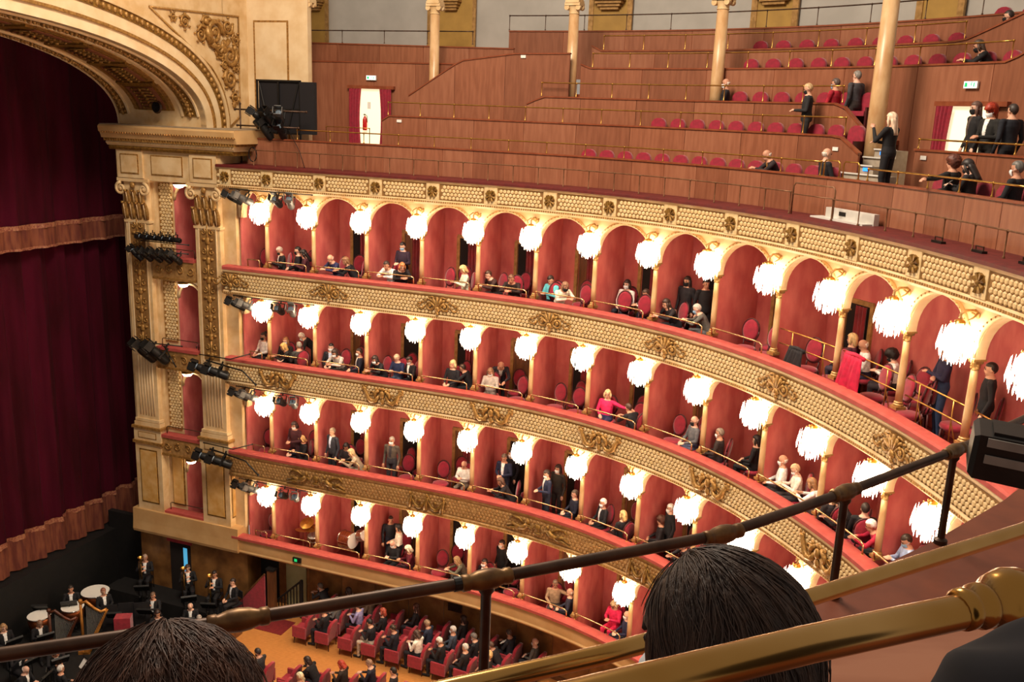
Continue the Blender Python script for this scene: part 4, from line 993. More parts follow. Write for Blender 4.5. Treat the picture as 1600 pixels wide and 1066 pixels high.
pose('tuck', (0, 0, .53), (0, .0, 1.05), (0, -.02, 1.22), mir(.18, 0, .99), mir(.235, .0, .75), mir(.11, -.16, .68), mir(.09, -.02, .52), mir(.115, -.20, .52), mir(.115, -.10, .10), pitch=.1)
pose('stand', (0, 0, .94), (0, 0, 1.45), (0, -.02, 1.61), mir(.19, 0, 1.39), mir(.245, .03, 1.11), mir(.235, -.07, .87), pitch=.08, **STDL)
pose('hands', (0, 0, .94), (0, -.01, 1.45), (0, -.03, 1.61), mir(.185, 0, 1.39), mir(.24, -.03, 1.12), mir(.06, -.26, 1.12), pitch=.35, **STDL)
pose('phone', (0, 0, .94), (0, -.01, 1.45), (0, -.03, 1.61), mir(.185, 0, 1.39), [(-.23, -.05, 1.13), (.22, -.17, 1.18)], [(-.05, -.26, 1.16), (.10, -.30, 1.40)], pitch=.12, **STDL)
pose('cross', (0, 0, .94), (0, 0, 1.45), (0, -.02, 1.61), mir(.195, 0, 1.39), mir(.25, -.08, 1.13), [(.10, -.20, 1.14), (-.09, -.235, 1.18)], pitch=.1, **STDL)
pose('bend', (0, .06, .92), (0, -.27, 1.21), (0, -.37, 1.31), mir(.18, -.23, 1.18), mir(.25, -.30, .93), mir(.11, -.47, .86), pitch=.7, **STDL)

def smooth_body(nm, j, voxel):
    mb = MB(); bones = []; V = Vector
    pel, nk, hd = V(j['pel']), V(j['neck']), V(j['head']); hd = hd-(hd-nk)*.17
    shx = (V(j['sh'][1])-V(j['sh'][0])).normalized(); ax = (nk-pel).normalized(); fw = shx.cross(ax)*-1
    if fw.y > 0: fw = -fw
    ln = (nk-pel).length
    rings = []
    for t, rx, ry, off in ((-.16, .10, .08, 0), (-.08, .165, .125, 0), (.06, .175, .13, 0), (.28, .150, .112, .005), (.52, .162, .118, .01), (.74, .178, .118, 0), (.90, .158, .098, -.005), (1.0, .095, .08, 0), (1.06, .062, .062, 0)):
        c = pel+ax*(ln*t)+fw*off; rings.append([c+shx*(rx*math.cos(a))+fw*(ry*math.sin(a)) for a in [2*PI*k/18 for k in range(18)]])
    mb.loft(rings)
    for i in range(4):
        bones.append((pel+ax*ln*(i*.25), pel+ax*ln*(i*.25+.25), .14, 'bottom' if i == -1 else 'top'))
    bones.append((pel-ax*.06, pel+ax*.05, .16, 'bottom'))
    def limb(pts, rs, reg):
        for i in range(len(pts)-1):
            mb.tube([pts[i], pts[i+1]], [rs[i], rs[i+1]], 12); mb.ball(pts[i], rs[i], 10, 8); mb.ball(pts[i+1], rs[i+1], 10, 8)
            bones.append((V(pts[i]), V(pts[i+1]), (rs[i]+rs[i+1])/2, reg))
    limb([nk-ax*.02, hd+V((0, .01, -.07))], [.060, .056], 'skin')
    for k in (0, 1):
        sh, el, wr = V(j['sh'][k]), V(j['el'][k]), V(j['wr'][k])
        limb([sh*.75+nk*.25, sh], [.05, .062], 'top'); limb([sh, el], [.058, .043], 'top'); limb([el, wr], [.043, .031], 'top')
        dr = (wr-el).normalized(); side = dr.cross(V((0, 0, 1)));
        if side.length < .1: side = V((1, 0, 0))
        side.normalize(); nrm = side.cross(dr)
        pm = wr+dr*.05; mb.ball(pm, (.034, .034, .034), 8, 6); mb.tube([wr, wr+dr*.085], [.027, .034], 10); bones.append((wr+dr*.02, wr+dr*.17, .03, 'skin'))
        for q in range(4):
            b0 = wr+dr*.085+side*((q-1.5)*.021); l = (.062, .075, .07, .055)[q]
            mid = b0+dr*l*.55-nrm*.012; tip = mid+dr*l*.35-nrm*.028
            mb.tube([b0-dr*.02, mid, tip], [.0115, .0105, .009], 7); mb.ball(tip, .009, 6, 5)
        sg = -1 if k else 1
        b0 = wr+dr*.03+side*(.026*sg); mid = b0+dr*.035+side*(.022*sg)-nrm*.012; tip = mid+dr*.03-nrm*.012
        mb.tube([b0, mid, tip], [.014, .012, .010], 7); mb.ball(tip, .010, 6, 5)
        hip, kn, an = V(j['hip'][k]), V(j['kn'][k]), V(j['an'][k])
        limb([hip, kn], [.088, .064], 'bottom'); limb([kn, an], [.060, .040], 'bottom')
        toe = an+V((0, -.15, -.045)); heel = an+V((0, .05, -.04))
        mb.tube([heel, toe], [.036, .034], 10); mb.ball(heel, .036, 8, 6); mb.ball(toe, .034, 8, 6); mb.tube([an, an+V((0, -.01, -.05))], .038, 8)
        bones.append((heel, toe, .04, 'shoe'))
    R = Matrix.Rotation(j['yaw'], 4, 'Z') @ Matrix.Rotation(j['pitch'], 4, 'X'); MH = Matrix.Translation(hd) @ R
    mb.ball((0, .008, .025), (.074, .094, .098), 14, 10, MH); mb.ball((0, -.022, -.055), (.057, .066, .062), 12, 8, MH)
    mb.add([MH @ V(p) for p in ((-.013, -.085, .01), (.013, -.085, .01), (.018, -.085, -.035), (-.018, -.085, -.035), (0, -.112, -.028), (0, -.09, .02))], [(0, 1, 2, 3), (3, 2, 4), (0, 3, 4, 5), (1, 5, 4, 2), (0, 5, 1)])
    for sg in (-1, 1): mb.ball((sg*.077, .012, -.01), (.012, .02, .03), 8, 6, MH)
    bones.append((MH @ V((0, 0, .03)), MH @ V((0, -.01, -.05)), .085, 'skin'))
    me = mb.mesh('tmp'); o = link('tmp', me)
    md = o.modifiers.new('r', 'REMESH'); md.mode = 'VOXEL'; md.voxel_size = voxel
    md = o.modifiers.new('s', 'SMOOTH'); md.factor = .5; md.iterations = 2
    dg = bpy.context.evaluated_depsgraph_get(); dg.update()
    out = bpy.data.meshes.new_from_object(o.evaluated_get(dg)); out.name = 'person_'+nm
    bpy.data.objects.remove(o); bpy.data.meshes.remove(me)
    n = len(out.polygons); C = np.empty(n*3, np.float32); out.polygons.foreach_get('center', C); C = C.reshape(-1, 3); N = np.empty(n*3, np.float32); out.polygons.foreach_get('normal', N); N = N.reshape(-1, 3)
    best = np.full(n, 9.); reg = np.zeros(n, np.int32); idx = {'skin': 0, 'top': 1, 'shirt': 2, 'bottom': 3, 'shoe': 4}
    for a, b, r, g in bones:
        a, b = np.array(a), np.array(b); ab = b-a; t = np.clip(((C-a) @ ab)/(ab @ ab), 0, 1); d = np.linalg.norm(C-(a+t[:, None]*ab), axis=1)-r
        m = d < best; best[m] = d[m]; reg[m] = idx[g]
    lat = abs((C-np.array(pel)) @ np.array(shx)); up = ((C-np.array(pel)) @ np.array(ax))/ln; fr = N @ np.array(fw)
    reg[(reg == 1) & (lat < .03+.035*np.clip(up-.3, 0, 1)) & (fr > .55) & (up > .3)] = 2
    reg[((reg == 1) | (reg == 2)) & (up > .985) & (lat < .10)] = 0
    out.polygons.foreach_set('material_index', reg); out.polygons.foreach_set('use_smooth', [True]*n)
    for _ in range(5): out.materials.append(None)
    out.update(); return out, MH
TPL = {}
for nm, j in J.items(): TPL[nm] = smooth_body(nm, j, .0125)

def hair_mesh(style):
    mb = MB(); n, m = (34, 26) if style == 'curly' else (18, 14); vs = []; r = rnd
    big = {'curly': 1.28, 'bob': 1.08, 'long': 1.06}.get(style, 1.0)
    mb.ball((0, .012, .03), (.083*big, .104*big, .105*big), n, m)
    out = []
    for x, y, z in mb.v:
        face = y < -.015 and z < .062-.25*max(0, abs(x)-.05) or (style in ('short', 'bun') and z < -.035 and y < .045) or (z < -.07 and y < .02)
        if style == 'bald': face = z > -.03 and not (y > .03 and z < .04) or y < .0
        if face: x, y, z = x*.72, .008+(y-.008)*.72, .0+(z)*.72
        elif style == 'curly': k = 1+.13*math.sin(95*x+3)*math.sin(88*y)*math.cos(92*z); x *= k; y *= k
        out.append((x, y, z))
    mb.v = out
    if style in ('long', 'bob'):
        L = -.30 if style == 'long' else -.125
        rings = []
        for t in range(6):
            z = .02+(L-.02)*t/5; rx = .088*(1-.12*t/5)*(1.06 if t in (2, 3) else 1); ry = .058*(1-.25*t/5); cy = .055+.02*t/5
            rings.append([Vector((rx*math.cos(a), cy+ry*math.sin(a), z)) for a in [2*PI*k/14 for k in range(14)]])
        mb.loft(rings)
        for sg in (-1, 1): mb.tube([(sg*.078, -.01, .05), (sg*.086, -.012, -.04), (sg*.075, -.01, L*.8)], [.02, .026, .014], 7)
    if style == 'bun': mb.ball((0, .10, .10), .05, 10, 8)
    return mb.mesh('hair_'+style, True)
HAIR = {s: hair_mesh(s) for s in ('short', 'long', 'bob', 'bun', 'curly', 'bald')}
for h in HAIR.values(): h.materials.append(None)
mb = MB()
for sg in (-1, 1): mb.ball((sg*.031, -.083, .012), (.013, .008, .008), 8, 6)
EYES = mb.mesh('eyes', True); EYES.materials.append(mat('eye_dark', '#1c1410', rough=.2))
mb = MB()
for sg in (-1, 1): mb.tube([(sg*.015, -.092, .032), (sg*.032, -.090, .037), (sg*.048, -.078, .031)], .004, 5)
BROW = mb.mesh('eyebrows', True); BROW.materials.append(mat('brow', '#2c1e16', rough=.8))
MOUTH = MB().ball((0, -.080, -.065), (.022, .010, .007), 8, 6).mesh('mouth', True); MOUTH.materials.append(mat('lips', '#94483e', rough=.5))
mb = MB(); rows = []
for k in range(7):
    z = -.108+.098*k/6; rr = (.048, .062, .068, .071, .072, .071, .066)[k]
    rows.append([Vector((rr*math.sin(a), -.030-(rr*.98+(.012 if 2 < k < 6 else .004))*math.cos(a), z)) for a in [-1.35+2.7*i/12 for i in range(13)]])
vs = [p for r_ in rows for p in r_]; mb.add(vs, [(a*13+b, a*13+b+1, a*13+14+b, a*13+13+b) for a in range(6) for b in range(12)])
for sg in (-1, 1): mb.tube([(sg*.066, -.046, -.03), (sg*.080, -.01, -.012), (sg*.084, .012, -.0)], .003, 5)
MASK = mb.mesh('face_mask', True); MASK.materials.append(None)
SKINS = ['d8a488', 'cc9478', 'e0b098', 'c48c70']
def cloth(h, rough=.85):
    v = [int(h[i:i+2], 16) for i in (0, 2, 4)]; h2 = ''.join('%02x' % min(255, int(k*1.18+4)) for k in v)
    return mat('cloth_'+h, '#'+h, '#'+h2, rough, scale=14)
def skinm(h): return mat('skin_'+h, '#'+h, rough=.55)
def hairm(h):
    v = [int(h[i:i+2], 16) for i in (0, 2, 4)]; h2 = ''.join('%02x' % min(255, int(k*1.35+6)) for k in v)
    return mat('hair_'+h, '#'+h, '#'+h2, .5, scale=30, stretch=(1, 1, .2))
MASKC = {'w': 'e8eaec', 'b': '141416', 'l': '8cb4d4'}
PN = [0]
def setm(o, ms):
    for sl, m in zip(o.material_slots, ms): sl.link = 'OBJECT'; sl.material = m
def person(tp, mtx, label, top, bot, hair, hc, mask, shirt='', group='audience members', skin=None, shoe='141214'):
    PN[0] += 1; me, MH = TPL[tp]
    o = link('person', me, None, mtx @ Matrix.Scale(1.05, 4)); tag(o, label, 'person', group)
    sk = skinm(skin or SKINS[PN[0] % 4]); setm(o, [sk, cloth(top), cloth(shirt or top), cloth(bot), cloth(shoe, .4)])
    h = link('hair', HAIR[hair], o, MH); setm(h, [hairm(hc) if hair != 'bald' else hairm('b8aca0')])
    link('eyes', EYES, o, MH); link('eyebrows', BROW, o, MH)
    if mask in MASKC: q = link('face_mask', MASK, o, MH); setm(q, [cloth(MASKC[mask])])
    else: link('mouth', MOUTH, o, MH)
    return o

# ================================================================== chairs of the boxes
def make_chair():
    r = thing('box_chair', '', 'chair')
    MB().loft([[Vector((rx*math.cos(a), -.02+ry*math.sin(a), z)) for a in [2*PI*k/14 for k in range(14)]] for z, rx, ry in ((.38, .20, .19), (.42, .225, .215), (.46, .215, .205), (.48, .16, .15))]).build('seat', 'seat_red', r, True)
    mt = trans(0, .20, .78) @ Matrix.Rotation(-.14, 4, 'X')
    MB().loft([[Vector((rx*math.cos(a), y, rz*math.sin(a))) for a in [2*PI*k/18 for k in range(18)]] for y, rx, rz in ((-.045, .12, .17), (-.035, .165, .225), (.02, .175, .235), (.035, .14, .2))]).build('backrest', 'seat_red', r, True, mtx=mt)
    MB().tube([(.185*math.cos(a), .0, .245*math.sin(a)) for a in [2*PI*k/20 for k in range(21)]], .018, 6).build('back_frame', 'chair_wood', r, True, mtx=mt)
    for x, y in ((-.17, -.17), (.17, -.17), (-.15, .17), (.15, .17)):
        MB().tube([(x, y, .40), (x*1.08, y*1.12, 0)], [.020, .013], 6).build('leg', 'chair_wood', r, True)
    for x in (-.13, .13): MB().tube([(x, .15, .40), (x, .19, .58)], .016, 6).build('back_post', 'chair_wood', r, True)
    return r
ch0 = make_chair()
def chair(s, d, z, yaw, label, group):
    q = copy_tree(ch0, FR(s, d, z, yaw) @ Matrix.Scale(1.13, 4)); tag(q, label, None, group); return q
PEOPLE = [
    (0, -2.60, 0.38, 'read', -40, 'dark jacket and black mask', '141214', '101014', 'short', '8a8278', 'b', 'e8e4e0'),
    (0, -2.08, 0.45, 'sit', -50, 'black jacket, black mask', '18141a', '141214', 'short', '141010', 'b', ''),
    (0, -1.67, 0.28, 'read', -60, 'maroon coat', '3c1420', '201014', 'long', '140e0e', 'n', ''),
    (0, -0.73, 0.56, 'lean', -20, 'navy jumper', '2a2c50', '181828', 'bald', 'd8b8a8', 'n', ''),
    (0, 0.05, 0.28, 'lean', -60, 'black coat', '16141a', '141416', 'bob', '6a4a30', 'n', ''),
    (0, 1.44, 0.68, 'hands', -10, 'dark plum jumper, blue mask', '2a1a2c', '18141c', 'short', '1c1414', 'l', ''),
    (0, 1.21, 0.45, 'lean', -10, 'white shirt and dark vest', 'e4e0dc', '18181c', 'short', '2a1c18', 'n', ''),
    (0, 1.49, 0.38, 'lean', 40, 'black top', '1c1418', '14141a', 'bob', '9a6038', 'n', ''),
    (0, 3.67, 0.33, 'read', -50, 'pale mint shirt', 'c4ccb8', 'b8a890', 'bob', 'b89c6c', 'n', ''),
    (0, 4.5, 0.61, 'lean', -30, 'brown jacket', '3a2420', '241a1c', 'short', '3a2418', 'n', ''),
    (0, 5.12, 0.45, 'lean', 10, 'dark brown top', '281a18', '1c1414', 'short', '5a3c2c', 'n', ''),
    (0, 6.31, 0.45, 'read', -10, 'teal sweater', '5cb4c0', '1c1c28', 'short', '241814', 'n', ''),
    (0, 6.62, 0.28, 'lean', 60, 'cream top, black mask', 'e0d4c4', '201c20', 'bob', '6a4c38', 'b', ''),
    (0, 8.15, 1.17, 'sit', 0, 'white sweater, white mask', 'e8e0dc', '20202c', 'bob', '2c1c18', 'w', ''),
    (0, 8.99, 1.2, 'lean', -30, 'white sleeves, half behind a column', 'dcd6d0', '282838', 'short', '3a2a20', 'n', ''),
    (0, 10.04, 0.55, 'lean', -20, 'black top', '1a1418', '181820', 'long', '2c1a14', 'n', ''),
    (0, 10.04, 0.94, 'stand', 0, 'black dress, black mask', '181218', '181218', 'long', '241612', 'b', ''),
    (0, 10.98, 0.63, 'lean', -50, 'grey sweater, arms on the rail', '5a5852', '48464a', 'short', '9a948c', 'l', ''),
    (0, 10.5, 1.05, 'stand', 60, 'black coat by the door', '141014', '101014', 'short', '1a1210', 'n', ''),
    (0, 14.72, 1.16, 'sit', -60, 'purple jacket', '4a2438', '2a2030', 'bob', 'b09468', 'n', ''),
    (0, 15.12, 1.2, 'read', -30, 'white shirt', 'd8d4d4', '24203a', 'bald', 'c49c84', 'n', ''),
    (0, 15.93, 1.2, 'read', -40, 'white blouse, black mask', 'e4dcd8', '241c24', 'curly', '1c1210', 'b', ''),
    (0, 17.25, 1.17, 'cross', -20, 'navy sweater and jeans, arms crossed', '26203c', '2c3c5c', 'short', '6a5444', 'n', ''),
    (0, 18.41, 1.17, 'stand', -30, 'dark coat at the edge', '181418', '141418', 'short', '241814', 'n', ''),
    (1, -3.57, 0.65, 'sit', -20, 'white sweater, black mask', 'd8d0cc', '1c1418', 'bun', '241814', 'b', ''),
    (1, -2.6, 0.46, 'sit', 0, 'black dress, white mask', '1c1614', '181214', 'long', '6a4428', 'w', ''),
    (1, -2.21, 0.28, 'lean', -60, 'dark top', '1e1816', '181416', 'bob', 'a8844c', 'n', ''),
    (1, -1.93, 1.02, 'bend', -60, 'black coat with white scarf', '161216', '141014', 'short', 'a8a098', 'w', 'e4e0dc'),
    (1, -1.88, 0.11, 'sit', -120, 'charcoal coat', '3a3836', '242224', 'short', '78726a', 'n', ''),
    (1, -0.93, 0.45, 'sit', 10, 'black suit, white mask, hands low', '16161e', '14141c', 'short', '1c1614', 'w', 'a8b4cc'),
    (1, -0.63, 0.54, 'lean', -10, 'pale grey cardigan, white mask', 'b4aca4', '2c2420', 'bob', '2a1c18', 'w', ''),
    (1, 0.16, 0.33, 'sit', -50, 'navy suit jacket, open white shirt', '1a1a2a', '14141e', 'short', '2c201a', 'w', 'e8e4e0'),
    (1, 0.88, 0.44, 'lean', -20, 'black top, glasses, white mask', '1a161a', '16141a', 'bob', '2a1c18', 'w', ''),
    (1, 1.44, 0.45, 'read', -10, 'navy sweater and blue jeans', '1c2444', '3c4c64', 'short', 'a88c74', 'n', ''),
    (1, 1.92, 0.41, 'read', -30, 'black suit over white shirt', '1a1418', '14121a', 'short', '241814', 'w', 'e8e4e0'),
    (1, 3.26, 0.45, 'sit', -10, 'black strapless top', '18141a', '2a2022', 'bob', 'c4a878', 'n', ''),
    (1, 3.79, 0.64, 'lean', -80, 'black suit, leaning forward', '14141a', '121218', 'short', '2c201a', 'n', ''),
    (1, 4.5, 0.45, 'read', 10, 'black and white print dress', 'a89c94', '6a605c', 'long', '6a4a34', 'w', ''),
    (1, 4.5, 1.03, 'bend', 30, 'dark vest over white shirt, bending', '262028', '1c1c24', 'bald', 'c89880', 'n', 'e4e0dc'),
    (1, 8.21, 0.45, 'arm', 10, 'pink cardigan, arm outstretched', 'd4245c', '28284c', 'bob', 'd0ac80', 'n', ''),
    (1, 9.38, 0.1, 'lean', -100, 'black top, seen from behind', '181418', '161418', 'short', '3a241c', 'n', ''),
    (1, 10.99, 0.44, 'sit', -20, 'grey sweater, black mask', '5a5a5e', '48506a', 'bald', '8a7468', 'b', ''),
    (1, 11.96, 0.28, 'sit', -60, 'dark brown coat, white mask', '2a201e', '2a1a20', 'short', '6a5c50', 'w', ''),
    (1, 12.71, 0.73, 'sit', -60, 'black clothes half behind a column', '141216', '121014', 'bob', '1c1412', 'n', ''),
    (1, 13.93, 0.38, 'sit', -40, 'dark brown vest, white shirt sleeves', 'e0dcd8', '201c20', 'bald', 'd8b09c', 'w', '3a2a26'),
    (1, 14.44, 0.41, 'read', -30, 'cream sweater, white mask', 'dcc8bc', '2c2428', 'short', 'a88868', 'w', ''),
    (1, 15.27, 0.42, 'lean', -60, 'white blouse', 'e4dcd4', '3a2c2c', 'bob', '7a5838', 'n', ''),
    (1, 16.33, 0.38, 'lean', -40, 'black top, leaning', '1a1216', '161218', 'long', '2a1c16', 'n', ''),
    (1, 15.93, 0.12, 'sit', -90, 'dark jacket', '201a1e', '181418', 'bob', 'c0a070', 'n', ''),
    (1, 16.63, 0.36, 'sit', -120, 'black coat, turned away', '161216', '141014', 'short', '241a18', 'n', ''),
    (1, 17.25, 0.44, 'lean', -30, 'crimson jacket', '9c1434', '181418', 'short', 'd8d0c4', 'n', ''),
    (1, 17.97, 0.45, 'read', -10, 'pale blue shirt, blue mask', '98a8c8', '28283c', 'short', '2c2018', 'l', ''),
    (2, -2.21, 0.3, 'hands', -10, 'maroon dress, white mask', '3a1018', '301018', 'bob', '2a1818', 'w', ''),
    (2, -2.22, 0.44, 'sit', -20, 'navy overcoat, white mask', '26283a', '1c1c28', 'bald', 'd8b4a0', 'w', ''),
    (2, -1.9, 0.38, 'read', -40, 'black cardigan', '1a161a', '161418', 'bob', 'b08c5c', 'n', ''),
    (2, -0.81, 0.3, 'stand', -20, 'dark suit and pale blue shirt', '26262e', '1c1c24', 'short', '7a6a58', 'n', 'b8c4dc'),
    (2, -0.37, 0.45, 'read', 10, 'black top', '1e1216', '1a1014', 'long', '1c1210', 'n', ''),
    (2, 0.22, 0.28, 'lean', -60, 'grey scarf', 'a89880', '847868', 'bob', 'b89c70', 'n', ''),
    (2, 1.26, 0.4, 'stand', 0, 'brown tweed jacket, white mask', '4a4038', '28242a', 'short', '8a847c', 'w', '28242a'),
    (2, 3.63, 0.69, 'read', 0, 'white printed shirt', 'e0d8d0', '6a6054', 'bald', 'e0a890', 'n', ''),
    (2, 4.9, 0.72, 'hands', 0, 'navy suit, white shirt', '20223c', '1a1c30', 'short', '5a4c44', 'n', 'e0dce0'),
    (2, 4.91, 1.17, 'stand', -20, 'black coat behind a navy suit', '141018', '120e14', 'long', '1a1012', 'w', ''),
    (2, 5.34, 0.28, 'lean', -60, 'black top, bent over', '1a1418', '181418', 'bob', '4a3024', 'n', ''),
    (2, 6.53, 0.3, 'hands', -40, 'navy jacket, white mask, arm raised', '20243c', '1a1c2c', 'short', '2a201c', 'w', 'c8c4c0'),
    (2, 6.57, 0.85, 'stand', -10, 'black dotted dress, white mask', '2c2420', '241c1c', 'long', '2a1a18', 'w', ''),
    (2, 7.41, 0.38, 'sit', -40, 'navy suit beside the column', '1e2030', '1a1c28', 'short', '4a3a30', 'n', ''),
    (2, 8.32, 0.41, 'sit', -30, 'black suit, white mask', '1c1a1e', '16141a', 'short', 'e0d8d0', 'w', 'e8e4e4'),
    (2, 9.19, 0.12, 'sit', -100, 'black dress', '1a161a', '16141a', 'bob', 'a88858', 'n', ''),
    (2, 10.04, 0.66, 'sit', -50, 'black cardigan', '201a1e', '1a161a', 'curly', '4a2c22', 'n', ''),
    (2, 10.24, 0.74, 'stand', -30, 'black coat, half standing, white mask', '1a181c', '161418', 'short', 'e0dcd4', 'w', ''),
    (2, 11.3, 0.41, 'lean', -30, 'dark jacket', '2a2628', '1c1a1c', 'curly', 'd8d0c4', 'n', ''),
    (3, 0.88, 1.08, 'stand', 30, 'charcoal shirt', '24262e', '1c2030', 'short', '2c201c', 'n', ''),
    (3, 1.42, 0.64, 'hands', -60, 'cream blouse', 'dcccc0', '1a1418', 'bob', '1a1212', 'n', ''),
    (3, 1.35, 0.45, 'read', -10, 'black coat, white mask', '161418', '141216', 'bald', 'd0b4a0', 'w', ''),
    (3, 2.04, 0.28, 'read', -60, 'maroon jacket', '5a1020', '301018', 'bob', 'd8c8a8', 'n', ''),
    (3, 3.84, 0.51, 'lean', -60, 'grey green jacket', '5c5848', '403c38', 'long', '8a6c48', 'n', ''),
    (3, 4.5, 0.44, 'sit', -20, 'black suit, white shirt, white mask', '1c181c', '161418', 'short', '2a1c18', 'w', 'e8e4e0'),
    (3, 4.74, 1.11, 'stand', -30, 'black clothes, standing in the box', '161216', '141014', 'short', '241814', 'w', ''),
    (3, 6.89, 0.44, 'arm', 20, 'beige jacket, arm along the ledge', '94765c', '3c3430', 'short', '6a5848', 'n', ''),
    (3, 7.49, 0.28, 'sit', -60, 'dark suit, behind the column', '2a2838', '1c1c28', 'bald', 'd0ac98', 'n', ''),
    (3, 8.75, 0.7, 'read', 0, 'bright pink dress', 'e02858', 'c81c48', 'bob', 'c0a078', 'n', ''),
    (3, 9.38, 0.38, 'sit', -40, 'navy jacket, pink neighbour, white mask', '20203c', '1c1c2c', 'bald', 'd8b4a4', 'w', ''),
]
occ = {}
BAYW = {}
def bayof(s): return max(0, sum(1 for e in EDGE if e <= s)-1)
for i, (t, s, d, tp, yaw, desc, top, bot, hair, hc, mask, shirt) in enumerate(PEOPLE):
    b = bayof(s); z = FLOORZ[t]; y = math.radians(yaw)
    act = {'sit': 'seated', 'read': 'seated with head bowed', 'lean': 'leaning forward', 'arm': 'seated sideways', 'bend': ''}.get(tp, '')
    lab = 'person in %s%s, %s box, %s' % (desc, (', '+act) if act and len(desc.split()) < 7 else '', nth(b), TIER[t])
    person(tp, FR(s, d, z, y), lab, top, bot, hair, hc, mask, shirt, 'audience in the boxes of the %s' % TIER[t])
    occ.setdefault((t, b), []).append((s, d))
    if tp in ('sit', 'read', 'lean', 'arm'):
        chair(s, d+.02, z, y, ' '.join(('red chair under the person in %s' % desc).split()[:10]).rstrip(',')+', %s box, %s' % (nth(b), TIER[t]), 'box chairs, %s' % TIER[t])
SLOT = [(.30, .52, .05, 'front left'), (.66, .50, .15, 'front right'), (.78, 1.08, .1, 'rear right'), (.46, 1.12, .0, 'rear middle')]
for t in range(4):
    for b in range(0, min(12, NCOL[t])):
        if t == 3 and b in (1, 2): continue
        a0, a1 = EDGE[b], EDGE[b+1]
        for k, (u, d, y, pos) in enumerate(SLOT):
            if b == 0: u, d = (.42, .6+.55*k)
            if b == 0 and k > 1: continue
            s = a0+(a1-a0)*u+rnd.uniform(-.05, .05)
            pl = occ.get((t, b), [])
            if any((s-p)**2+(d-q)**2 < .46**2 for p, q in pl): continue
            chair(s, d, FLOORZ[t], y+rnd.uniform(-.45, .3), 'empty red oval-backed chair, %s of the %s box, %s' % (pos, nth(b), TIER[t]), 'box chairs, %s' % TIER[t])
            occ.setdefault((t, b), []).append((s, d))
# chairs in the proscenium boxes
for k, (z, nm) in enumerate(((PL[1], 'second'), (PL[2], 'third'))):
    chair(-5.95, .7, z-.54, -.3, 'empty red oval-backed chair in the %s proscenium box' % nm, 'proscenium box chairs')
# extra chairs in the open bays at the right end of the top tier
for k, (s, d) in enumerate(((17.0, 1.0), (17.35, .5), (18.0, .95), (18.3, 1.25), (16.6, 1.2), (19.8, .9))):
    chair(s, d, FLOORZ[0], -1.0+.1*k, 'red oval-backed chair, %s of the cluster behind the two-bar railings' % nth(k), 'chairs in the open bays')
remove_tree(ch0)
# a crimson coat over the railing and a dark coat beside it
def coat(nm, m, s, d, z, w_, h, label):
    t = thing(nm, label, 'coat', FR(s, d, z)); n = 16; vs = []; fs = []
    for i in range(n+1):
        u = i/n
        for k in range(9):
            v = k/8; fl = .04*math.sin(u*15)*(v)+.02*math.sin(u*31+v*3)
            vs.append(((u-.5)*w_*(1+.25*v), -.03-.06*v+fl-.05*math.sin(v*2), -h*v))
            
    for i in range(n):
        for k in range(8): a = i*9+k; fs.append((a, a+9, a+10, a+1))
    f = MB().add(vs, fs).build('front_drape', m, t, True); md = f.modifiers.new('thick', 'SOLIDIFY'); md.thickness = .025
    MB().tube([(-w_/2, 0, 0), (0, .0, .03), (w_/2, 0, .0)], .045, 8).build('fold', m, t, True)
    MB().tube([(-w_*.35, .05, 0), (-w_*.4, .07, -h*.3), (-w_*.3, .06, -h*.6)], [.05, .05, .04], 8).build('sleeve', m, t, True)
mat('crimson_coat', '#c41440', '#a80e34', .85, scale=8); mat('black_coat', '#141014', '#1e181c', .9, scale=8)
coat('coat', 'crimson_coat', 16.15, .04, LEDGE[0]+.62, .55, .75, 'bright crimson coat draped over the two-bar railing')
coat('coat', 'black_coat', 14.35, .04, LEDGE[0]+.30, .45, .5, 'black coat slung on the two-bar railing left of the crimson one')
# drum kit in the second and third boxes of the lowest tier
def drum(s, d, z, r, h, tilt, label, yaw=0):
    t = thing('drum', label, 'drum', FR(s, d, z, yaw) @ Matrix.Rotation(tilt, 4, 'X'), 'drum kit in the lowest tier')
    MB().lathe([(r, -h/2), (r, h/2)], 20).build('shell', 'drum_wood', t, .6)
    for zz in (-h/2, h/2):
        MB().lathe([(r*.97, zz-.006), (r*.97, zz+.006)], 20).build('drumhead', 'paper', t); MB().tube([(r*1.02*math.cos(a), r*1.02*math.sin(a), zz) for a in [2*PI*k/20 for k in range(21)]], .014, 6).build('hoop', 'chrome', t, True)
    for k in range(8): a = 2*PI*k/8; MB().tube([(r*1.04*math.cos(a), r*1.04*math.sin(a), -h/2), (r*1.04*math.cos(a), r*1.04*math.sin(a), h/2)], .007, 5).build('lug_rod', 'chrome', t)
z = FLOORZ[3]
drum(-.35, .45, z+.98, .27, .44, 1.5, 'wooden bass drum lying on its side, third box, lowest tier', 1.35)
drum(.16, .50, z+1.2, .18, .30, 1.2, 'smaller wooden tom drum tilted beside the bass drum', 1.1)
drum(-1.75, .6, z+.72, .20, .16, .3, 'snare drum under the cymbals, second box, lowest tier')
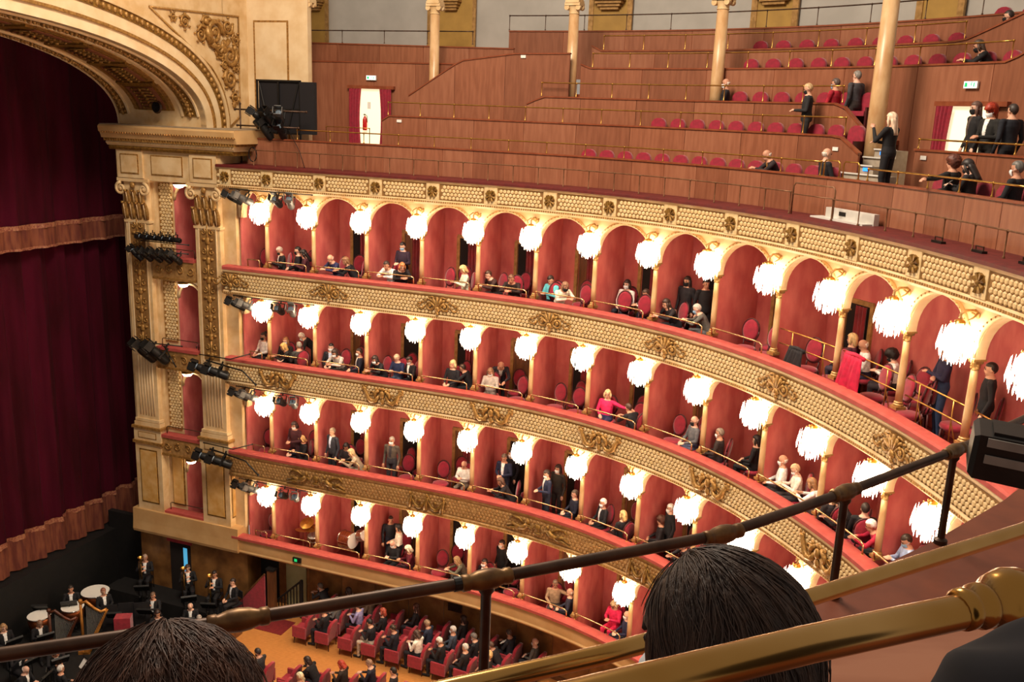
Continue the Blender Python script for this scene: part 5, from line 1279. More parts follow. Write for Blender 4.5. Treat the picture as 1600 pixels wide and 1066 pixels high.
for k, (s, zz, r, tl) in enumerate(((-1.95, 1.25, .24, .5), (-1.75, 1.10, .22, .2), (-2.1, .98, .26, -.2))):
    t = thing('cymbal', ['upper', 'middle', 'lower'][k]+' brass cymbal on a stand, second box of the lowest tier', 'cymbal', FR(s, .5, z), 'drum kit in the lowest tier')
    m_ = trans(0, 0, zz) @ Matrix.Rotation(tl, 4, 'X')
    MB().lathe([(.0, .03), (.05, .025), (.06, .0), (r, -.03), (r, -.036), (.05, -.006), (0, .0)], 24).build('plate', 'brass', t, .5, mtx=m_)
    MB().tube([(0, 0, 0), (0, 0, zz)], .012, 6).build('stand', 'chrome', t)
    for a in range(3): MB().tube([(0, 0, .3), (.2*math.cos(a*2.1), .2*math.sin(a*2.1), 0)], .01, 5).build('tripod_leg', 'chrome', t)
# ================================================================== people in the gallery
GP = [  # s, d, floor z, pose, yaw, label, top, bottom, hair, hair colour, mask, shirt
 (9.28, 3.22, 16.5, 'sit', -55, 'person in black leather jacket and white mask seated beside a gallery column', '1c1a1e', '181618', 'bald', 'd8b0a0', 'w', ''),
 (11.93, 2.2, 15.92, 'hands', -50, 'person in dark jacket and skirt standing between the second-row gallery seats', '1e1c1e', '201e1e', 'short', 'a08460', 'b', ''),
 (11.85, 3.25, 16.5, 'sit', -80, 'person in red jacket with blue mask in the third gallery row', '9c1a2c', '1c1820', 'short', '4a3a34', 'l', ''),
 (12.35, 3.2, 16.25, 'stand', -90, 'person in grey jacket turning at the end of the third gallery row', '3c3a3e', '2c2422', 'short', '6a645e', 'n', ''),
 (12.1, 1.2, 14.92, 'lean', -30, 'person in dark jacket and mustard scarf leaning in the front gallery row', '241a1c', '181416', 'bald', 'd0ac9c', 'n', '9a6a30'),
 (13.4, 1.15, 14.92, 'sit', 160, 'person in black seen from behind at the small brass hoops', '141218', '121014', 'bald', 'd8a890', 'n', ''),
 (15.15, 1.05, 15.28, 'phone', -70, 'person in black clothes holding a lit phone on the grey steps', '141214', '121014', 'long', 'b8a088', 'n', ''),
 (15.6, 2.6, 15.55, 'stand', -20, 'person in black jacket and black mask standing before the bright doorway', '161416', '141214', 'long', '4a342c', 'b', '4a3c34'),
 (16.05, 2.5, 15.5, 'hands', 0, 'person with white scarf and white mask standing by the bright doorway', '1a1816', '181614', 'curly', '7c2410', 'w', 'e0dcd4'),
 (16.6, 2.4, 15.5, 'stand', -90, 'person in dark coat cut by the right picture edge, upper', '161820', '14141a', 'short', '2a201c', 'n', ''),
 (16.8, 1.1, 14.95, 'arm', -70, 'person in dark top stretching one arm out in the right gallery block', '1a1616', '181414', 'curly', '4a2418', 'n', '6a5c40'),
 (17.3, 1.1, 14.95, 'read', -60, 'person in black mask holding a programme in the right gallery block', '181416', '161214', 'long', '1c1412', 'b', ''),
 (18.35, 1.1, 14.95, 'sit', -60, 'person with white mask and dark coat seated at the right edge of the gallery', '141418', '121216', 'short', '54504c', 'w', ''),
 (14.05, 5.2, 18.0, 'sit', -50, 'person in black at the top right end of the fifth row', '141214', '121012', 'short', '241a16', 'b', ''),
 (14.5, 4.2, 17.4, 'lean', -40, 'person in black leaning on the parapet, top right', '161416', '141214', 'bob', '3a2c24', 'b', 'd0c8c0'),
]
for s, d, z, tp, yaw, lab, top, bot, hair, hc, mask, shirt in GP:
    person(tp, FR(s, d, z, math.radians(yaw)), lab, top, bot, hair, hc, mask, shirt, 'people in the gallery')
q = thing('phone', 'lit phone held above the pale grey steps', 'phone', FR(14.93, .92, 16.55, -1.2) @ Matrix.Rotation(.7, 4, 'X'))
MB().box((0, 0, 0), (.075, .15, .01)).build('case', 'black_metal', q); MB().box((0, 0, .006), (.066, .14, .002)).build('screen', 'blue_light', q)
q = thing('programme', 'folded white programme held in the right gallery block', 'paper', FR(17.1, .8, 15.85, -.8) @ Matrix.Rotation(.9, 4, 'X'))
for sg in (-1, 1): MB().box((sg*.055, 0, 0), (.11, .16, .004)).build('leaf', 'paper', q)

# ================================================================== stalls
def make_stall():
    r = thing('stall_armchair', '', 'chair')
    prof = [(-.24, .30), (-.25, .60), (-.235, .84), (-.17, .95), (-.06, .985), (.06, .985), (.17, .95), (.235, .84), (.25, .60), (.24, .30)]
    MB().loft([[Vector((x*sc, y+.16*(z-.4)-.05*(abs(x)/.25)**2, z)) for x, z in prof] for y, sc in ((.17, .94), (.19, 1), (.25, 1), (.27, .94))]).build('backrest', 'stall_red', r, .9)
    MB().loft([[Vector((x, y, z)) for x, y in ((-.24, -.27), (.24, -.27), (.25, .2), (-.25, .2))] for z in (.26, .30, .44, .47)]).build('seat', 'stall_red', r, .7)
    for sg in (-1, 1):
        MB().loft([[Vector((sg*.275+x, y, z)) for x, y in ((-.03, -.24), (.03, -.24), (.03, .24), (-.03, .24))] for z in (.26, .58, .64)]).build('arm', 'stall_red', r, .7)
        for y in (-.2, .2): MB().tube([(sg*.22, y, .27), (sg*.23, y*1.1, 0)], [.022, .014], 6).build('leg', 'chair_wood', r, True)
    return r
st0 = make_stall()
ROWS = [-1.05+.83*k for k in range(10)]
SP = [(-.99, .33, 'black coat with red scarf', '1c181c', 'short', '5a5048', 'w', 'b41424', 'lean'), (-.16, .25, 'cream jacket', 'c8b8a8', 'bob', '3a2a24', 'b', '', 'sit'), (.6, .25, 'beige jacket', '6a5444', 'bald', 'c', 'w', '', 'sit'),
 (.01, -1.15, 'black jacket', '181418', 'short', '8a7460', 'n', '', 'read'), (.6, -.45, 'lilac shirt', '8a80a8', 'short', '2c221e', 'n', '', 'read'), (1.56, -.45, 'black dress', '1c181c', 'bob', '8a3a28', 'w', '', 'sit'),
 (1.44, -1.15, 'black suit, cream trousers', '18161c', 'short', '1c1614', 'n', '', 'read'), (2.31, -1.15, 'dark suit with lit phone', '1a1a26', 'short', '2a2018', 'n', 'd8d4d0', 'read'), (2.28, .25, 'black coat', '1e1618', 'long', '4a2c20', 'n', '', 'sit'),
 (3.11, -.45, 'navy jacket', '22283c', 'short', '8a7058', 'n', '', 'read'), (3.92, .25, 'black dress', '1c1416', 'bob', '2a1814', 'n', '', 'sit'), (4.0, -.45, 'grey blue jacket', '3c4454', 'short', 'b0a8a0', 'w', '', 'sit'),
 (3.1, -1.15, 'white shawl', 'd8d0c4', 'bob', '3a2820', 'n', '', 'read'), (4.24, -1.15, 'black coat', '181618', 'short', 'b8b4ac', 'w', '', 'read'), (4.87, -.45, 'black jacket, white mask', '1a181c', 'short', '5c5450', 'w', '', 'read'),
 (5.57, .25, 'dark jacket reading a programme', '242026', 'short', '4a3c36', 'n', '', 'read'), (6.3, .25, 'grey jacket', '4c4640', 'bald', 'c', 'w', '', 'sit'), (5.7, -.45, 'dark brown jacket', '241e20', 'short', '4a342a', 'n', '', 'lean'),
 (4.9, -1.15, 'black jumper', '1c1a1e', 'short', 'a8a49c', 'n', '', 'sit'), (5.7, -1.15, 'dark coat', '2a2420', 'curly', 'b89868', 'n', '', 'sit'), (-.2, -.45, 'grey patterned shawl', '6a6866', 'bob', '6a6058', 'n', '', 'sit')]
def nearest_row(s): return min(range(10), key=lambda k: abs(ROWS[k]-s))
DCOL = [-1.15, -.45, .25]; DN = ['aisle side', 'middle', 'wall side']
taken = {}
for i, (s, d, desc, top, hair, hc, mask, shirt, tp) in enumerate(SP):
    k = nearest_row(s); c = min(range(3), key=lambda q: abs(DCOL[q]-d))
    while (k, c) in taken: k += 1
    taken[(k, c)] = desc
    person(tp, FR(-1.05+.83*k, DCOL[c], 0, -PI/2+rnd.uniform(-.2, .2)), 'person in %s, %s stalls row from the pit, %s seat' % (desc, nth(k), DN[c]), top, '1a181e' if 'cream trousers' not in desc else 'b8a894', hair, hc if len(hc) == 6 else 'c0a090', mask, shirt, 'audience in the stalls')
for k in range(10):
    for c in range(3):
        q = copy_tree(st0, FR(ROWS[k], DCOL[c], 0, -PI/2))
        tag(q, 'crimson stall armchair, %s row from the pit, %s seat under the boxes' % (nth(k), DN[c]), None, 'stall armchairs along the wall')
BP = [(-.7, -3.94, 'dark grey coat', '2c2a2c', 'short', '2a2220', 'read', ''), (.95, -3.59, 'black coat with fur collar', '161214', 'bob', '2a1c16', 'lean', ''), (1.83, -3.48, 'dark brown coat', '2a2018', 'bob', '8a2c1c', 'read', 'd8d4d0'), (2.57, -3.09, 'navy jacket', '1c1c28', 'short', '7a5c48', 'read', ''), (1.0, -4.5, 'beige coat', '8a7a60', 'short', 'c0b090', 'sit', ''), (3.4, -3.2, 'dark jacket, cut by the brass rail', '201c20', 'short', '1c1614', 'sit', '')]
for i, (s, d, desc, top, hair, hc, tp, shirt) in enumerate(BP):
    person(tp, FR(s, d, 0, -PI/2+rnd.uniform(-.2, .2)), 'person in %s, across the parquet aisle' % desc, top, '181418', hair, hc, 'b' if i == 0 else 'n', shirt, 'audience across the aisle')
    q = copy_tree(st0, FR(s+.05, d, 0, -PI/2)); tag(q, 'crimson armchair across the aisle under the person in %s' % desc.split(',')[0], None, 'stall armchairs across the aisle')
for k, (s, d) in enumerate(((.15, -3.75), (.25, -4.4), (-.55, -4.6), (1.85, -4.1), (2.65, -3.75), (3.45, -3.9))):
    q = copy_tree(st0, FR(s, d, 0, -PI/2)); tag(q, 'empty crimson stall armchair across the aisle, %s' % ['in front of the fur collar', 'in the second row left of the beige coat', 'farthest toward the pit', 'beside the beige coat', 'beside the navy jacket', 'nearest the brass rail'][k], None, 'stall armchairs across the aisle')
remove_tree(st0)
t = thing('wall_vent', 'dark grille panel in the marble wall beside the stalls', 'vent', FR(3.45, .60, 1.35)); MB().box((0, 0, 0), (.5, .03, .28)).build('frame', 'iron_brown', t)
for k in range(5): MB().box((0, -.02, -.1+.05*k), (.44, .012, .02)).build('slat', 'black_metal', t)
t = tag(MB().box((0, 0, 0), (.2, .16, .012)).build('programme', 'paper', None, mtx=FR(5.4, .1, 1.0, -PI/2) @ Matrix.Rotation(.6, 4, 'X')), 'open white programme held by the stalls reader near the iron post', 'paper')

# ================================================================== the corner between pit and stalls
q = sweep(MB(), -4.0, -3.15, rect(.62, .8, -.6, 2.15), step=.5).build('wall_dark_passage', 'stage_black'); q['kind'] = 'structure'  # black wall added to stand for the darkness of the passage
q = axbox(MB(), -3.98, -3.9, -.1, .7, -.6, 2.15).build('wall_pit_return', 'brown_marble'); q['kind'] = 'structure'
q = axbox(MB(), -10.4, -8.3, .5, .7, -.85, 2.1).build('wall_pit_side', 'stage_black'); q['kind'] = 'structure'
q = axbox(MB(), -3.22, -3.1, -14, -1.6, -.6, .75).build('wall_pit_front', 'door_wood'); q['kind'] = 'structure'
t = thing('corner_stair', 'red triangular side panel of the little stair at the pit corner', 'stair', FR(-3.8, -.4, -.6))
MB().add([(-.8, 0, .3), (.75, 0, .3), (.75, 0, 2.1), (-.8, .05, .3), (.75, .05, .3), (.75, .05, 2.1)], [(0, 1, 2), (5, 4, 3), (0, 3, 4, 1), (1, 4, 5, 2), (2, 5, 3, 0)]).build('red_panel', 'stall_red', t)
MB().tube([(-.82, .02, .34), (.75, .02, 2.14)], .035, 6).build('handrail', 'door_wood', t)
t = thing('timber_post', 'dark square timber post at the pit corner', 'post', FR(-2.86, -.25, 0)); MB().box((0, 0, .85), (.24, .2, 1.7)).build('shaft', 'door_wood', t); MB().box((0, 0, 1.72), (.30, .26, .08)).build('cap', 'stage_black', t); MB().box((0, 0, .06), (.3, .26, .12)).build('foot', 'stage_black', t)
q = struct('door_103'); MB().box((0, 0, .78), (.78, .04, 1.55)).build('lit_leaf', mat('pale_green', '#b4b488', '#a4a478', .6, scale=2), q, mtx=FR(-2.45, .58, 0)); MB().box((0, .01, 1.6), (.95, .06, .1)).build('lintel', 'door_wood', q, mtx=FR(-2.45, .57, 0))
t = thing('stair_balustrade', 'black balustrade sloping down beside the pale green door', 'railing', FR(-2.75, .0, 0))
MB().tube([(-.2, 0, .35), (.85, 0, 1.35)], .035, 7).build('handrail', 'stage_black', t)
for k in range(9): x = -.15+.12*k; MB().box((x, 0, (.4+.95*(x+.2)/1.05)/2), (.03, .03, .36+.95*(x+.2)/1.05)).build('baluster', 'stage_black', t)
MB().box((.88, 0, .7), (.08, .08, 1.4)).build('newel', 'stage_black', t)
tag(axbox(MB(), -3.05, -1.9, -1.2, -.35, .0, .015).build('carpet', 'box_carpet'), 'small red carpet at the foot of the pit corner stair', 'carpet')
t = thing('exit_light', 'small green emergency light under the lowest balcony front', 'light', FR(-1.75, -.42, 2.35)); MB().box((0, 0, 0), (.3, .06, .16)).build('housing', 'black_metal', t); MB().box((-.03, -.035, 0), (.1, .012, .09)).build('lit_face', 'exit_green', t)
# doorway in the pit wall
q = struct('door_104'); MB().box((0, 0, .95), (.85, .04, 1.9)).build('opening', 'unlit_doorway', q, mtx=FR(-6.65, -.16, 0)); MB().box((.22, -.02, 1.25), (.16, .02, .9)).build('lit_slit', 'cyan_light', q, mtx=FR(-6.65, -.16, 0)); MB().box((0, -.04, 1.95), (1.0, .08, .16)).build('red_pelmet', 'stall_red', q, mtx=FR(-6.65, -.16, 0))  # opening is a solid panel, its darkness put into the colour

# ================================================================== orchestra pit
q = axbox(MB(), -9.2, -3.4, -1.05, -.15, -.6, 0).build('floor_pit_riser', 'pit_floor'); q['kind'] = 'structure'
SUIT = ('141216', '121014')
MU = [(-7.8, -.62, 0, 'play', 30, 'short', '8a7466', 'trombonist in tails with slide upright beside the curtain'), (-6.0, -.62, 0, 'play', 40, 'short', '3a2a22', 'trombonist in tails in front of the pit doorway'), (-4.9, -.6, 0, 'play', 20, 'short', '241814', 'brass player in tails against the brown marble'), (-4.0, -.8, 0, 'sit', -20, 'short', '241a16', 'player in tails beside the red stair panel'),
 (-6.52, -1.75, -.6, 'play', 20, 'short', '5a4434', 'hornist seated with a bright bell on the lap'), (-5.03, -1.7, -.6, 'read', 30, 'bald', 'd0a890', 'player in tails with head bowed beside the hornist'), (-9.3, -2.5, -.6, 'sit', 40, 'short', '2a201c', 'player in the dark by the stage apron'), (-8.6, -4.5, -.6, 'read', 60, 'short', '6a4c3a', 'seated player reading beside the white drums'),
 (-6.0, -6.2, -.6, 'sit', 160, 'short', 'b0a8a0', 'player seen from behind below the harps'), (-9.3, -5.2, -.6, 'sit', 70, 'bob', '8a6a48', 'seated player at the left picture edge'), (-7.2, -5.3, -.6, 'lean', 60, 'bob', '6a4830', 'player bent far forward behind the iron rail'), (-8.2, -2.2, -.6, 'sit', 60, 'short', '7a4a38', 'harpist seated behind the golden harp'),
 (-8.0, -5.9, -.6, 'play', 80, 'short', '3a2c24', 'player low at the left beneath the iron rail'), (-7.0, -6.6, -.6, 'read', 100, 'bald', 'c0a090', 'player with head bowed beneath the iron rail, lower left'), (-5.6, -2.6, -.6, 'play', 30, 'bob', '2a1c18', 'player half hidden behind the lower left foreground person'), (-4.3, -2.2, -.6, 'read', 40, 'short', '8a8078', 'reading player in the front pit row nearest the red stair panel')]
def make_pchair():
    r = thing('pit_chair', '', 'chair')
    MB().loft([[Vector((x, y, z)) for x, y in ((-.2, -.2), (.2, -.2), (.19, .2), (-.19, .2))] for z in (.42, .455, .47)]).build('seat', 'black_cloth', r); MB().box((0, .21, .74), (.36, .03, .26)).build('backrest', 'black_cloth', r)
    for x in (-.18, .18):
        for y in (-.18, .19): MB().tube([(x, y, .43 if y < 0 else .85), (x*1.05, y*1.1, 0)], .012, 5).build('leg', 'black_metal', r)
    return r
def make_stand():
    r = thing('music_stand', '', 'music stand')
    m_ = trans(0, 0, 1.05) @ Matrix.Rotation(-.9, 4, 'X')
    MB().box((0, 0, 0), (.5, .34, .012)).build('desk', 'black_metal', r, mtx=m_); MB().box((0, -.17, .03), (.5, .02, .05)).build('lip', 'black_metal', r, mtx=m_)
    MB().tube([(0, 0, .1), (0, 0, 1.05)], .013, 6).build('pole', 'black_metal', r)
    for k in range(3): MB().tube([(0, 0, .18), (.24*math.cos(k*2.094), .24*math.sin(k*2.094), 0)], .010, 5).build('foot', 'black_metal', r)
    s_ = MB().box((-.11, 0, .012), (.21, .29, .006)); s_.box((.11, 0, .012), (.21, .29, .006)); s_.build('score', 'paper', r, mtx=m_)
    return r
pc0, ms0 = make_pchair(), make_stand()
for i, (s, d, z, tp, yaw, hair, hc, lab) in enumerate(MU):
    y = math.radians(yaw); person(tp, FR(s, d, z, y), lab, SUIT[0], SUIT[1], hair, hc, 'n', 'e8e6e2', 'orchestra players')
    q = copy_tree(pc0, FR(s, d+.02, z, y)); tag(q, 'black pit chair under the '+' '.join(lab.split()[:9]), None, 'pit chairs')
    if i not in (3, 11):
        q = copy_tree(ms0, FR(s+.72*math.sin(y), d-.72*math.cos(y), z if d < -1.2 else -.6, y)); tag(q, 'black music stand with white score before the '+' '.join(lab.split()[:8]), None, 'music stands')
for k, (s, d) in enumerate(((-7.0, -3.0), (-5.6, -3.2), (-4.6, -2.9), (-9.5, -3.6))):
    q = copy_tree(ms0, FR(s, d, -.6, .5)); tag(q, 'spare black music stand %s' % ['left of the quilted screen', 'in the middle of the pit, right of the harps', 'nearest the pit front wall', 'close under the stage apron'][k], None, 'music stands')
remove_tree(pc0); remove_tree(ms0)
def brass_horn(s, d, z, yaw, kind, label):
    t = thing(kind, label, 'instrument', FR(s, d, z, yaw))
    if kind == 'trombone':
        MB().tube([(-.03, 0, -.55), (-.03, 0, .35), (0, 0, .40), (.03, 0, .35), (.03, 0, -.55), (0, 0, -.60), (-.03, 0, -.55)], .010, 6).build('slide', 'brass', t, True); MB().tube([(.05, .0, .35), (.05, .0, .0), (.05, 0, -.3)], [.012, .02, .03], 8).build('tubing', 'brass', t, True)
        MB().lathe([(.015, .0), (.03, .12), (.06, .2), (.11, .25)], 14, (.05, 0, .25), cap=False).build('bell', 'brass', t, True)
    else:
        MB().tube([(.12*math.cos(a), 0, .12*math.sin(a)) for a in [2*PI*k/14 for k in range(20)]], .016, 7).build('coil', 'brass', t, True); MB().lathe([(.02, 0), (.04, -.1), (.09, -.18), (.15, -.22)], 16, (0, -.02, -.1), cap=False).build('bell', 'brass', t, True); MB().tube([(-.1, 0, .05), (-.16, .05, .22)], .008, 5).build('lead_pipe', 'brass', t)
brass_horn(-7.72, -.98, .95, .3, 'trombone', 'upright brass trombone held beside the curtain'); brass_horn(-5.9, -1.0, .95, .3, 'trombone', 'upright brass trombone before the pit doorway'); brass_horn(-4.85, -.98, .9, .2, 'trombone', 'brass instrument held low against the brown marble'); brass_horn(-6.45, -2.1, .15, .2, 'horn', 'bright french horn on the lap of the seated hornist')
def timpano(s, d, r, label):
    t = thing('kettledrum', label, 'drum', FR(s, d, -.6), 'kettledrums by the stage apron')
    MB().lathe([(.05, .35), (r*.6, .42), (r*.9, .62), (r, .95)], 20).build('bowl', mat('copper', '#8a4a28', '#6c3418', .3, .8, scale=5), t, True); MB().lathe([(r*.99, .955), (r*.99, .975)], 24).build('drumhead', 'paper', t); MB().tube([(r*1.02*math.cos(a), r*1.02*math.sin(a), .96) for a in [2*PI*k/24 for k in range(25)]], .018, 6).build('hoop', 'chrome', t, True)
    for k in range(4): a = k*PI/2+.4; MB().tube([(r*.9*math.cos(a), r*.9*math.sin(a), .7), (r*.8*math.cos(a), r*.8*math.sin(a), 0)], .018, 6).build('leg', 'iron_brown', t)
timpano(-8.85, -1.9, .46, 'large kettledrum with pale head near the trombonist'); timpano(-8.75, -3.0, .36, 'middle kettledrum beside the golden harp'); timpano(-9.3, -3.85, .36, 'left kettledrum farthest from the harps')
def harp(s, d, yaw, m, label):
    t = thing('harp', label, 'harp', FR(s, d, -.6, yaw)); c = [(-.42, 0, .08), (-.42, 0, 1.78)]
    MB().tube(c, [.05, .04], 10).build('column', m, t, True); MB().ball((-.42, 0, 1.82), .07, 10, 8).build('crown', m, t, True)
    MB().tube([(-.42, 0, 1.72), (-.25, 0, 1.80), (-.02, 0, 1.55), (.18, 0, 1.42), (.36, 0, 1.50)], [.045, .05, .045, .045, .05], 8).build('neck', m, t, True)
    MB().loft([[Vector((x+a, b, z)) for a, b in ((-w_*.4, -w_), (w_*.5, -w_), (w_*.5, w_), (-w_*.4, w_))] for x, z, w_ in ((-.32, .1, .20), (.0, .7, .14), (.36, 1.46, .07))]).build('soundbox', m, t)
    for k in range(16):
        u = (k+1)/17; x0, z0 = -.32+.68*u, .12+1.34*u; x1 = -.42+.10+.66*u; z1 = 1.76-.05-.3*math.sin(u*2.2)+.06*u
        MB().tube([(x0, 0, z0), (x1*.9, 0, max(z1, z0+.03))], .0025, 4).build('string', 'paper', t)
    MB().box((-.38, 0, .05), (.35, .3, .1)).build('pedal_box', m, t)
harp(-7.25, -3.55, .5, 'harp_gold', 'golden concert harp standing in the pit'); harp(-7.7, -4.35, .6, 'harp_brown', 'dark brown concert harp left of the golden one')
t = thing('folding_screen', 'dark quilted screen between harps and hornist', 'screen', FR(-6.9, -2.6, -.6, .6))
for k in range(3): MB().box((-.5+.5*k, .06*(k % 2), .65), (.49, .03, 1.3)).build('panel', 'black_cloth', t)
tag(MB().box((0, 0, .6), (.5, .35, 1.2)).build('cello_case', 'stall_red', None, mtx=FR(-6.55, -3.1, -.6, .5)), 'dark red padded case behind the golden harp', 'case')

# ================================================================== our own side of the gallery, in the foreground
def near_rail(nm, label, pts, r, m, cat='railing'):
    t = thing(nm, label, cat, trans(*pts[0])); o = Vector(pts[0])
    fine = []
    P_ = [Vector(p) for p in pts]
    for i in range(len(P_)-1):
        for k in range(6): fine.append(P_[i].lerp(P_[i+1], k/6)-o)
    fine.append(P_[-1]-o)
    MB().tube(fine, r, 16).build('pipe', m, t, True); return t, o
RP = [(-2.3, 1.82), (-1.28, 2.15), (-.73, 2.36), (-.05, 2.65), (.76, 3.04), (1.33, 3.47), (2.0, 4.01), (2.58, 4.53), (3.6, 5.6)]
t, o = near_rail('iron_railing', 'dark iron rail with knuckle joints crossing the foreground', [(x, y, 15.4) for x, y in RP], .0195, 'iron_brown')
for i in (2, 3, 4, 5, 6):
    c = Vector((*RP[i], 15.4))-o; dr = (Vector((*RP[i+1], 0))-Vector((*RP[i-1], 0))).normalized(); m_ = Matrix.Translation(c) @ dr.to_track_quat('Z', 'Y').to_matrix().to_4x4()
    MB().lathe([(.021, -.085), (.026, -.08), (.026, -.06), (.023, -.055), (.031, -.03), (.034, 0), (.031, .03), (.023, .055), (.026, .06), (.026, .08), (.021, .085)], 18, mtx=m_).build('knuckle_joint', mat('old_bronze', '#7c5c34', '#5c4024', .4, .6, scale=20), t, .9)
    if i in (3, 5, 6): MB().lathe([(.030, -.45), (.030, -.43), (.0165, -.42), (.0165, -.05), (.026, -.035), (.024, 0)], 14, c).build('post', 'iron_brown', t, .9)
mb = MB(); MB().box((0, 0, 0), (.05, .05, .05))
q = MB().lathe([(.0225, -.02), (.0225, .02)], 14, mtx=Matrix.Translation(Vector((-.13, 2.616, 15.4))-o) @ Vector((.68, .29, 0)).to_track_quat('Z', 'Y').to_matrix().to_4x4()).build('tape_wrap', 'black_metal', t)
def near_strip(nm, pts, off0, off1, z0, z1, m, kind='structure'):
    n = len(pts); vs = []; fs = []
    for i, p in enumerate(pts):
        a = Vector((*pts[max(i-1, 0)], 0)); b = Vector((*pts[min(i+1, n-1)], 0)); dr = (b-a).normalized(); nr = Vector((-dr.y, dr.x, 0))
        for of, z in ((off0, z0), (off1, z0), (off1, z1), (off0, z1)): q_ = Vector((*p, 0))+nr*of; vs.append((q_.x, q_.y, z))
    for i in range(n-1):
        for j in range(4): j2 = (j+1) % 4; fs.append((i*4+j, i*4+j2, i*4+4+j2, i*4+4+j))
    fs += [(0, 1, 2, 3), tuple((n-1)*4+k for k in (3, 2, 1, 0))]
    q_ = MB().add(vs, fs).build(nm, m); q_['kind'] = kind; return q_
near_strip('trim_near_rim', RP, -1.0, .03, 14.80, 14.95, mat('near_rim_wood', '#6a3420', '#7c4028', .45, scale=5))
near_strip('wall_near_front', RP, -.06, -.01, 13.6, 14.80, 'cream')
R1 = [(-1.6, .40), (-.6, .88), (-.115, 1.09), (.14, 1.205), (.477, 1.386), (1.004, 1.70), (1.7, 2.17), (2.6, 3.0)]
t, o = near_rail('brass_handrail', 'polished brass handrail on the front parapet in the foreground', [(x, y, 16.05) for x, y in R1], .0145, 'brass_bright')
for p in ((-.6, .92), (1.7, 2.15)): MB().lathe([(.02, -.16), (.02, -.14), (.010, -.13), (.010, 0)], 10, Vector((*p, 16.05))-o).build('post', 'brass_bright', t, .9)
near_strip('wall_near_parapet', R1, -.05, .03, 14.95, 15.86, 'wood_b')
near_strip('trim_near_parapet', R1, -.34, .05, 15.86, 15.90, mat('polished_wood', '#9a6044', '#ac7254', .25, scale=4, stretch=(1, 3, 1)))
R2 = [(-1.2, .12), (-.5, .40), (-.036, .603), (.06, .644), (.265, .737), (.455, .815)]
t, o = near_rail('brass_handrail', 'thick brass handrail with bulbous end knob, nearest the viewer', [(x, y, 16.36) for x, y in R2], .0165, 'brass_bright')
dr = (Vector((.455, .815, 0))-Vector((.265, .737, 0))).normalized(); m_ = Matrix.Translation(Vector((.455, .815, 16.362))-o) @ dr.to_track_quat('Z', 'Y').to_matrix().to_4x4()
MB().lathe([(.0165, -.03), (.020, -.026), (.020, -.018), (.0175, -.014), (.022, -.006), (.022, .002), (.019, .006), (.027, .018), (.031, .034), (.029, .050), (.018, .061), (0, .065)], 28, mtx=m_).build('end_knob', 'brass_bright', t, True)
MB().lathe([(.026, -.9), (.026, -.88), (.015, -.87), (.015, 0)], 12, Vector((-.5, .40, 16.36))-o).build('post', 'brass_bright', t, .9)
q = MB().box((.0, .2, 14.90), (7, 3.2, .1)).build('floor_near_gallery', 'wood_trim'); q['kind'] = 'structure'
near_strip('wall_near_row', R2, -.02, .03, 14.95, 16.1, 'wood_c')
# black lantern box clamped to the iron rail at the right edge
t = thing('stage_lantern', 'big black lantern box with grey stripes at the right edge of the foreground', 'spotlight', trans(2.22, 3.72, 15.475) @ rotz(-.42) @ Matrix.Rotation(.05, 4, 'Y'))
MB().loft([[Vector((x, y, z)) for y, z in ((-.14*k, -.10*k), (.14*k, -.10*k), (.14*k, .10*k), (-.14*k, .10*k))] for x, k in ((-.27, .80), (-.25, .95), (.34, 1.0))]).build('housing', 'black_metal', t)
for z in (.072, .0): MB().box((.05, -.142, z), (.54, .008, .036)).build('stripe', mat('grey_tape', '#8a8680', '#76726c', .7, scale=6), t)
MB().box((.05, 0, .102), (.5, .2, .012)).build('top_fins', 'black_metal', t); MB().tube([(.05, .0, -.09), (.05, .06, -.2)], .02, 8).build('clamp', 'iron_brown', t)
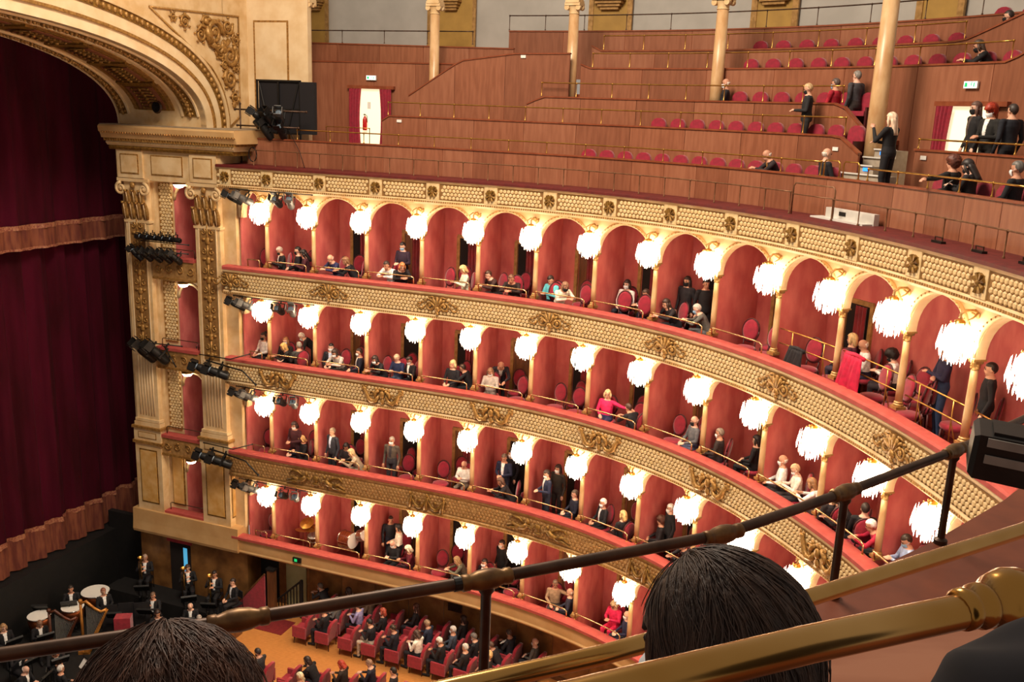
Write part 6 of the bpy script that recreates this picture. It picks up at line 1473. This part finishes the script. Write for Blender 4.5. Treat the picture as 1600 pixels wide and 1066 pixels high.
# the two heads in front of us
def big_hair(o, MH, m, seed, rx, ry, rz, length, frizz, nst, tilt):
    rr = random.Random(seed); mb = MB(); mb.ball((0, .015, .03), (rx*.985, ry*.985, rz*.985), 36, 26)
    v2 = []
    for x, y, z in mb.v:
        if y < -.045 and z < .05: x, y, z = x*.62, y*.55, z*.7
        elif z < -.02: z = z*(1+length*6)
        a = math.atan2(y, x); k = 1+.010*math.sin(a*19+seed)+.008*math.sin(a*41+z*30)+.012*math.sin(a*5+z*20+seed); v2.append((x*k, y*k, z))
    mb.v = v2; h = mb.build('hair', m, o, True, mtx=MH)
    sm = MB(); T = Matrix.Rotation(tilt, 3, 'X')
    for i in range(nst):
        fly = rr.random() < .03+.10*frizz
        ph = rr.gauss(PI/2, 1.15); pts = []; clump = .014*math.sin(ph*17+seed)+.010*math.sin(ph*31); off = 1.0+clump*.8+rr.uniform(-.012, .012+frizz*.02)+(rr.uniform(.01, .05) if fly else 0); w1, w2 = rr.uniform(0, 6), rr.uniform(0, 6); end = rr.uniform(1.35, 1.95)
        amp = frizz*.05+(.05 if fly else .012); st = rr.uniform(0, .9)
        for k in range(14):
            th = st*.4+.03+(end-.03-st*.4)*k/13; cx = math.sin(min(th, PI/2)); cz = math.cos(th) if th < PI/2 else -(th-PI/2)*(1.1+length*6)
            a = ph+.25*math.sin(th*1.3+ph*3)+amp*math.sin(w1+k*.8)+.04*math.sin(w2+k*.4); o2 = off+(frizz*.010+.002)*math.sin(w2+k*1.3)
            p = Vector((rx*o2*cx*math.cos(a), ry*o2*cx*math.sin(a), rz*o2*cz))
            if th < PI/2: p = p.lerp(Vector((rx*o2*(T @ Vector((p.x/rx/o2, p.y/ry/o2, p.z/rz/o2))).x, ry*o2*(T @ Vector((p.x/rx/o2, p.y/ry/o2, p.z/rz/o2))).y, rz*o2*(T @ Vector((p.x/rx/o2, p.y/ry/o2, p.z/rz/o2))).z)), (1-th/(PI/2))**.7)
            if p.y < -.055 and p.z < .03: break
            pts.append((p.x, p.y+.015, p.z+.03))
        if len(pts) > 3: sm.tube(pts, [rr.uniform(.0006, .0011)]*(len(pts)-1)+[.0004], 3, cap=False)
    q_ = sm.build('hair_strands', m, h, True); q_['kind'] = 'stuff'
def fore_person(head, yaw, label, top, hm, seed, rx, ry, rz, length, frizz, nst, tilt, mask):
    me, MH = TPL['tuck']; hz = MH.translation
    m_ = trans(*head) @ rotz(yaw) @ trans(*(-hz))
    o_ = link('person', me, None, m_); tag(o_, label, 'person', 'neighbours in front of the viewer'); setm(o_, [skinm('d8a488'), cloth(top), cloth(top), cloth('1a181c'), cloth('141214')])
    link('eyes', EYES, o_, MH); link('eyebrows', BROW, o_, MH)
    if mask: q_ = link('face_mask', MASK, o_, MH); setm(q_, [cloth(mask)])
    else: link('mouth', MOUTH, o_, MH)
    big_hair(o_, MH, hm, seed, rx, ry, rz, length, frizz, nst, tilt)
    q_ = copy_tree(seat0, trans(head[0], head[1], 14.95) @ rotz(yaw) @ trans(0, .05, 0)); tag(q_, 'crimson seat under the '+' '.join(label.split()[2:9]), None, 'seats in front of the viewer')
fore_person((.268, 1.03, 16.158), math.radians(-140), 'person with pale mask seen from behind in the centre foreground', '241c20', mat('fg_hair_dark', '#2a1a14', '#442e22', .55, scale=60, stretch=(1, 1, .06), bump=.25), 3, .101, .112, .112, .10, .12, 5200, .6, 'c8d0dc')
fore_person((-.408, 1.02, 16.022), math.radians(195), 'person seen from behind in the lower left foreground', '2a2024', mat('fg_hair_brown', '#3a2218', '#5e3a28', .6, scale=60, stretch=(1, 1, .08), bump=.3), 8, .118, .125, .118, .12, 1.0, 4600, .35, None)
remove_tree(seat0)
# the viewer's own dark coat in the corner
t = thing('coat', 'dark navy coat of the viewer in the lower right corner', 'coat', trans(.43, .60, 16.37)); mb = MB(); mb.ball((0, 0, 0), (.125, .09, .085), 48, 32)
mb.v = [(x*(1+.06*math.sin(60*z+30*x)), y*(1+.08*math.sin(70*x+40*z)), z*(1+.06*math.sin(55*x+60*y)+.03*math.sin(110*x))) for x, y, z in mb.v]
mb.build('folds', mat('navy_coat', '#0c0a12', '#16121c', .95, scale=9), t, True); MB().tube([(-.10, -.06, .03), (-.02, -.07, .05), (.08, -.05, .06)], .006, 8).build('seam', 'navy_coat', t, True)
